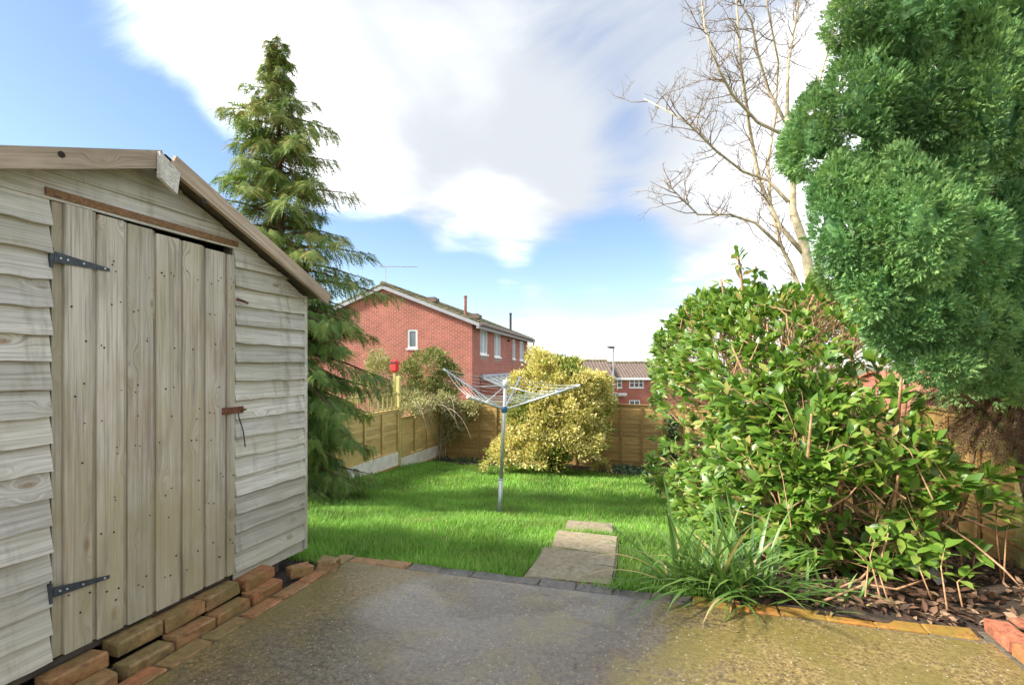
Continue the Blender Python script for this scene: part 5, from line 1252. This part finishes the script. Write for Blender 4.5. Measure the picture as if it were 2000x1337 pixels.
    # tall cut shoots standing out of the top
    for (x0, y0, x1, y1, d) in ((1452, 600, 1440, 488, 5.2), (1466, 590, 1476, 520, 5.3), (1415, 600, 1408, 545, 5.6), (1530, 600, 1545, 560, 5.2), (1330, 650, 1300, 628, 7.6), (1560, 640, 1590, 575, 5.0)):
        a, b = px(x0, y0, d), px(x1, y1, d); m = MB(); m.tube([a+Vector((0, 0, -.5)), a, a.lerp(b, .5)+Vector((.01, 0, 0)), b], [.017, .016, .014, .012], 7); obj('stem', m.mesh('stem', True), 'stem', t)
        for _ in range(24):
            p = a.lerp(b, random.uniform(.05, .95)); o_ = Vector((random.gauss(0, 1), random.gauss(0, 1), random.gauss(.1, .5))).normalized(); LP.append(p+o_*.03); LD.append(o_); LU.append(Vector((random.gauss(0, .4), random.gauss(0, .4), 1))); LS.append(random.uniform(.09, .15))
    o = obj('twigs', tw.mesh('twigs'), 'stem', t); tag(o, kind='stuff')
    # leaves inside the body
    nin = 3200; v = rng.uniform(3.9, 8.7, nin); l = np.interp(v, vk, left)+.2; r = np.interp(v, vk, right)-.1; x = l+(r-l)*rng.random(nin); g = land(1, v)+.35; z = g+(np.interp(v, vk, top)-.15-g)*rng.random(nin)**.8
    ok = ~((x > 1.4) & (v < 5.0)) & (rng.random(nin) < .6); v, x, z = v[ok], x[ok], z[ok]; nin = len(v)
    LPn = np.concatenate([np.array(LP), np.stack([x, v, z], 1)]); LDn = np.concatenate([np.array(LD), rdir(nin)]); LUn = np.concatenate([np.array(LU), unit(rdir(nin)+np.array([0, 0, 1]))]); LSn = np.concatenate([np.array(LS), rng.uniform(.07, .12, nin)])
    ok = LPn[:, 2] > land(LPn[:, 0], LPn[:, 1])+.05; LPn, LDn, LUn, LSn = LPn[ok], LDn[ok], LUn[ok], LSn[ok]
    n = len(LPn); rn = np.clip(rng.beta(2.2, 2.2, n), 0, .93); rn[rng.random(n) < .035] = 1.0
    rot = frames(LDn, LUn); sc = np.stack([LSn*rng.uniform(.85, 1.25, n), LSn, LSn], 1)
    dist = np.linalg.norm(LPn-np.array([0, 0, EYE]), axis=1); idx = np.argsort(dist-.6*(LSn/.1)); near = idx[:300]; rest = idx[300:]
    o = obj('foliage', scatter('foliage', LEAF_V, LEAF_F, LPn[rest], rot[rest], sc[rest], rn[rest]), 'laurel', t); tag(o, kind='stuff')
    var = []
    for q in (.15, .4, .6, .85):
        me = np_mesh('leaf', np.array(LEAF_V), np.array(LEAF_F), np.full(8, q)); me.materials.append(M['laurel']); var.append(me)
    for i in near:
        R3 = Matrix(rot[i].tolist()).to_4x4(); S = Matrix.Diagonal((*sc[i], 1)); obj('leaf', random.choice(var), None, t, Matrix.Translation(LPn[i]) @ R3 @ S)
laurel()

# ---- strap-leaved clump at the patio edge
def blade(name, base, d, L, w, arch, par, rndv, mat='iris', segs=7):
    d = Vector(d); h = Vector((d.x, d.y, 0)); h = h.normalized() if h.length > .01 else Vector((1, 0, 0)); s = Vector((-h.y, h.x, 0)); V = []; F = []; p = Vector((0, 0, 0)); ang = math.atan2(d.z, math.hypot(d.x, d.y)); st = L/segs
    for j in range(segs+1):
        t = j/segs; ww = w*(.75+.25*math.sin(t*2.2))*(1-t**3.2)+.0006; tw_ = s
        V += [p-tw_*ww+Vector((0, 0, ww*.35)), p, p+tw_*ww+Vector((0, 0, ww*.35))]
        ang -= arch*st*(.4+1.6*t); p = p+(h*math.cos(ang)+Vector((0, 0, math.sin(ang))))*st
    for j in range(segs): F += [(3*j, 3*j+1, 3*j+4, 3*j+3), (3*j+1, 3*j+2, 3*j+5, 3*j+4)]
    me = np_mesh(name, np.array(V), np.array(F), np.full(len(V), rndv), True); return obj(name, me, mat, par, Matrix.Translation(base))
def clump(label, spots, n, Lr, seed, name='strap_plant', hi=(.5, 1.45)):
    r_ = random.Random(seed); c = Vector(spots[0]); t = thing(name, c, label, 'plant')
    for i in range(n):
        s = Vector(r_.choice(spots)); az = r_.uniform(0, 2*math.pi); el = r_.uniform(*hi); b = s+Vector((r_.gauss(0, .07), r_.gauss(0, .04), 0)); b.z = float(land(b.x, b.y))+.0 if name != 'x' else b.z
        b.y = max(b.y, 3.085); d = (math.cos(az)*math.cos(el), math.sin(az)*math.cos(el), math.sin(el))
        L = r_.uniform(*Lr); blade('blade', b, d, L, r_.uniform(.007, .0135), r_.uniform(.4, 2.4)/L*.5, t, min(1, r_.betavariate(2, 2)*.9) if r_.random() > .09 else 1.0)
    return t
s1 = onz(1420, 1165, 0.0); s2 = onz(1345, 1150, 0.0); s3 = onz(1500, 1180, 0)
clump('big clump of long arching strap leaves spilling over the patio edge', [(s1.x, 3.17, 0), (s1.x, 3.2, 0), (s2.x-.02, 3.2, 0), (s3.x-.05, 3.16, 0)], 250, (.30, .70), 4, hi=(.45, 1.42))
s4 = onz(1625, 1190, 0)
clump('small tuft of upright strap leaves next to the big strap-leaved clump', [(s4.x, 3.15, 0)], 34, (.16, .34), 9)

# ---- young laurel shoots by the right fence
def shoots(label, pts, seed, leafs=11):
    r_ = random.Random(seed); b0 = Vector(pts[0][0]); t = thing('laurel_shoot', b0, label, 'plant')
    var = []
    for q in (.3, .55, .8):
        me = np_mesh('leaf', np.array(LEAF_V), np.array(LEAF_F), np.full(8, q)); me.materials.append(M['laurel']); var.append(me)
    for (b, e) in pts:
        b = Vector(b); e = Vector(e); md = b.lerp(e, .5)+Vector((r_.gauss(0, .03), r_.gauss(0, .03), .03)); P = [b, b.lerp(md, .5), md, md.lerp(e, .5), e]; m = MB(); m.tube(P, [.0045, .004, .0035, .003, .002], 6); obj('stem', m.mesh('stem', True), 'stem', t)
        for i in range(leafs):
            f = .35+.65*(i+1)/leafs; q = f*4; j = min(3, int(q)); p = P[j].lerp(P[j+1], q-j); a = i*2.4; d = Vector((math.cos(a), math.sin(a), r_.uniform(-.1, .6))).normalized()
            rot = frames(np.array([d]), np.array([[r_.gauss(0, .25), r_.gauss(0, .25), 1.0]]))[0]; s = r_.uniform(.075, .13); obj('leaf', r_.choice(var), None, t, Matrix.Translation(p) @ Matrix(rot.tolist()).to_4x4() @ Matrix.Diagonal((s, s, s, 1)))
    return t
def gpt(x, y, z=.06): p = onz(x, y, z); return p
shoots('leafy laurel shoots standing against the right fence post', [(gpt(1880, 1120), px(1868, 905, 3.35)), (gpt(1900, 1110), px(1895, 930, 3.3)), (gpt(1850, 1125), px(1835, 935, 3.4))], 3)
shoots('bright laurel shoot leaning out beyond the right fence post', [(gpt(1955, 1130), px(1950, 930, 2.95)), (gpt(1960, 1140), px(1990, 965, 2.9))], 5, 8)
shoots('low laurel sprout on the dead leaves beside the red bricks', [(gpt(1850, 1190), px(1845, 1070, 2.75)), (gpt(1880, 1185), px(1900, 1110, 2.75)), (gpt(1820, 1170), px(1790, 1080, 2.8))], 8, 9)
shoots('thin laurel sprout in the dark bed right of the strap leaves', [(gpt(1720, 1170), px(1712, 1040, 2.95)), (gpt(1735, 1175), px(1700, 1085, 2.95)), (gpt(1690, 1165), px(1655, 1060, 3.0))], 11, 8)
# cut stump
m_ = MB(); b = gpt(1838, 1060, .1); e = px(1842, 965, (b.x*-SY+b.y*CY)); m_.tube([b, b.lerp(e, .6)+Vector((.01, 0, 0)), e], [.018, .015, .016], 8); o = obj('cut_stump', m_.mesh('cut_stump', True), 'stem'); tag(o, 'pale upright cut stump among the laurel shoots by the fence', 'stump')
# bare stems arching over the bed
for k, (pts, lab) in enumerate((([(1610, 1160, .05), (1680, 1130, .12), (1722, 1090, .25), (1735, 1040, .4)], 'bare pinkish stem curving up out of the dark bed'),
                                ([(1610, 1172, .06), (1690, 1140, .10), (1750, 1150, .12), (1840, 1120, .1)], 'long bare twig lying across the leaf litter'),
                                ([(1840, 1020, .3), (1900, 1060, .3), (1960, 1110, .2), (1998, 1150, .12)], 'reddish bare stem sloping down towards the right fence'),
                                ([(1860, 1000, .36), (1930, 1030, .36), (1999, 1075, .28)], 'thin bare stem sloping above the reddish one by the fence'))):
    m_ = MB(); m_.tube([px(x, y, (EYE-z)*1000/(y-712)) if y > 1090 else px(x, y, 2.95) for (x, y, z) in pts], [.007, .0065, .006, .004][:len(pts)], 6); o = obj('arching_twig', m_.mesh('arching_twig', True), 'stem'); tag(o, lab, 'stem')
# slate leaning in the bed
a, b, c, d = (px(1775, 1075, 3.2), px(1800, 1070, 3.3), px(1850, 1135, 3.05), px(1832, 1142, 2.98)); m_ = MB(); m_.prism([a, b, c, d], (0, .012, .006)); o = obj('old_board', m_.mesh('old_board'), 'slate'); tag(o, 'old grey board lying tilted among the litter in the bed', 'board')

# ---- leaf litter
def litter():
    n = 3000; x = rng.uniform(.5, 2.3, n); y = 3.1+rng.random(n)**1.4*3.5; z = bedz(x, y)+rng.uniform(.004, .03, n)
    n2 = 260; x = np.concatenate([x, rng.uniform(1.6, 2.4, n2)]); y = np.concatenate([y, rng.uniform(2.3, 3.1, n2)]); z = np.concatenate([z, np.full(n2, .07)]); n += n2
    f = rdir(n); f[:, 2] *= .35; u = unit(np.array([0, 0, 1.0])+rng.normal(0, .45, (n, 3)))
    o = obj('leaf_litter', scatter('leaf_litter', LEAF_V, LEAF_F, np.stack([x, y, z], 1), frames(f, u), rng.uniform(.035, .085, n), rng.random(n)), 'litter'); tag(o, 'brown dead leaves covering the soil under the hedge', 'leaf litter', kind='stuff')
litter()
# thin twig and a tuft by the shed bricks
m_ = MB(); m_.tube([onz(110, 1336, .03), onz(215, 1306, .03), onz(240, 1297, .032), onz(278, 1286, .02)], [.004, .004, .003, .002], 5); m_.tube([onz(215, 1306, .03), onz(160, 1300, .03)], .002, 4); o = obj('fallen_twig', m_.mesh('fallen_twig'), 'bark'); tag(o, 'thin dark twig lying on the bricks beside the shed', 'twig')
# debris under the conifer
m_ = MB(); r_ = random.Random(5)
for _ in range(130):
    a = r_.uniform(0, 6.28); q = r_.uniform(.2, 1.1); x_, y_ = -4.4+math.cos(a)*q+.35, 5.3+math.sin(a)*q; z_ = float(land(x_, y_))+.012; b = r_.uniform(0, 6.28); l = r_.uniform(.05, .22); m_.tube([(x_, y_, z_), (x_+math.cos(b)*l, y_+math.sin(b)*l, z_+r_.uniform(0, .03))], [.004, .002], 4)
o = obj('conifer_debris', m_.mesh('conifer_debris'), 'bark'); tag(o, 'dead twigs scattered on the ground under the tall conifer', 'twigs', kind='stuff')

# ---- small debris
def bits():
    n = 46; x = rng.uniform(-5.1, .3, n); y = np.where(rng.random(n) < .6, rng.uniform(9.3, 10.7, n), rng.uniform(3.2, 9.3, n)); z = land(x, y)+.045
    n2 = 26; x = np.concatenate([x, rng.uniform(-2.0, 1.45, n2)]); y = np.concatenate([y, rng.uniform(1.3, 2.92, n2)]); z = np.concatenate([z, np.full(n2, .006)]); n += n2
    f = rdir(n); f[:, 2] *= .2; u = unit(np.array([0, 0, 1.0])+rng.normal(0, .25, (n, 3)))
    o = obj('fallen_leaves', scatter('fallen_leaves', LEAF_V, LEAF_F, np.stack([x, y, z], 1), frames(f, u), np.where(np.arange(n) < 46, rng.uniform(.03, .06, n), rng.uniform(.012, .03, n)), rng.random(n)), 'litter'); tag(o, 'few dead brown leaves scattered on the lawn and patio', 'leaves', kind='stuff')
    k = 420; V = np.array([(-1, -.7, 0), (1, -.8, 0), (.8, .9, 0), (-.9, .8, 0), (.1, 0, .8)]); F = [(0, 1, 4), (1, 2, 4), (2, 3, 4), (3, 0, 4)]
    pos = np.stack([rng.uniform(-2.0, 1.44, k), rng.uniform(1.2, 2.95, k), np.full(k, .0005)], 1); az = rng.uniform(0, 6.28, k); f = np.stack([np.cos(az), np.sin(az), np.zeros(k)], 1)
    o = obj('grit', scatter('grit', V, F, pos, frames(f, np.tile([0, 0, 1.0], (k, 1))), rng.uniform(.0015, .0045, k), rng.random(k)), 'slab'); tag(o, 'fine loose grit on the wet patio', 'grit', kind='stuff')
bits()
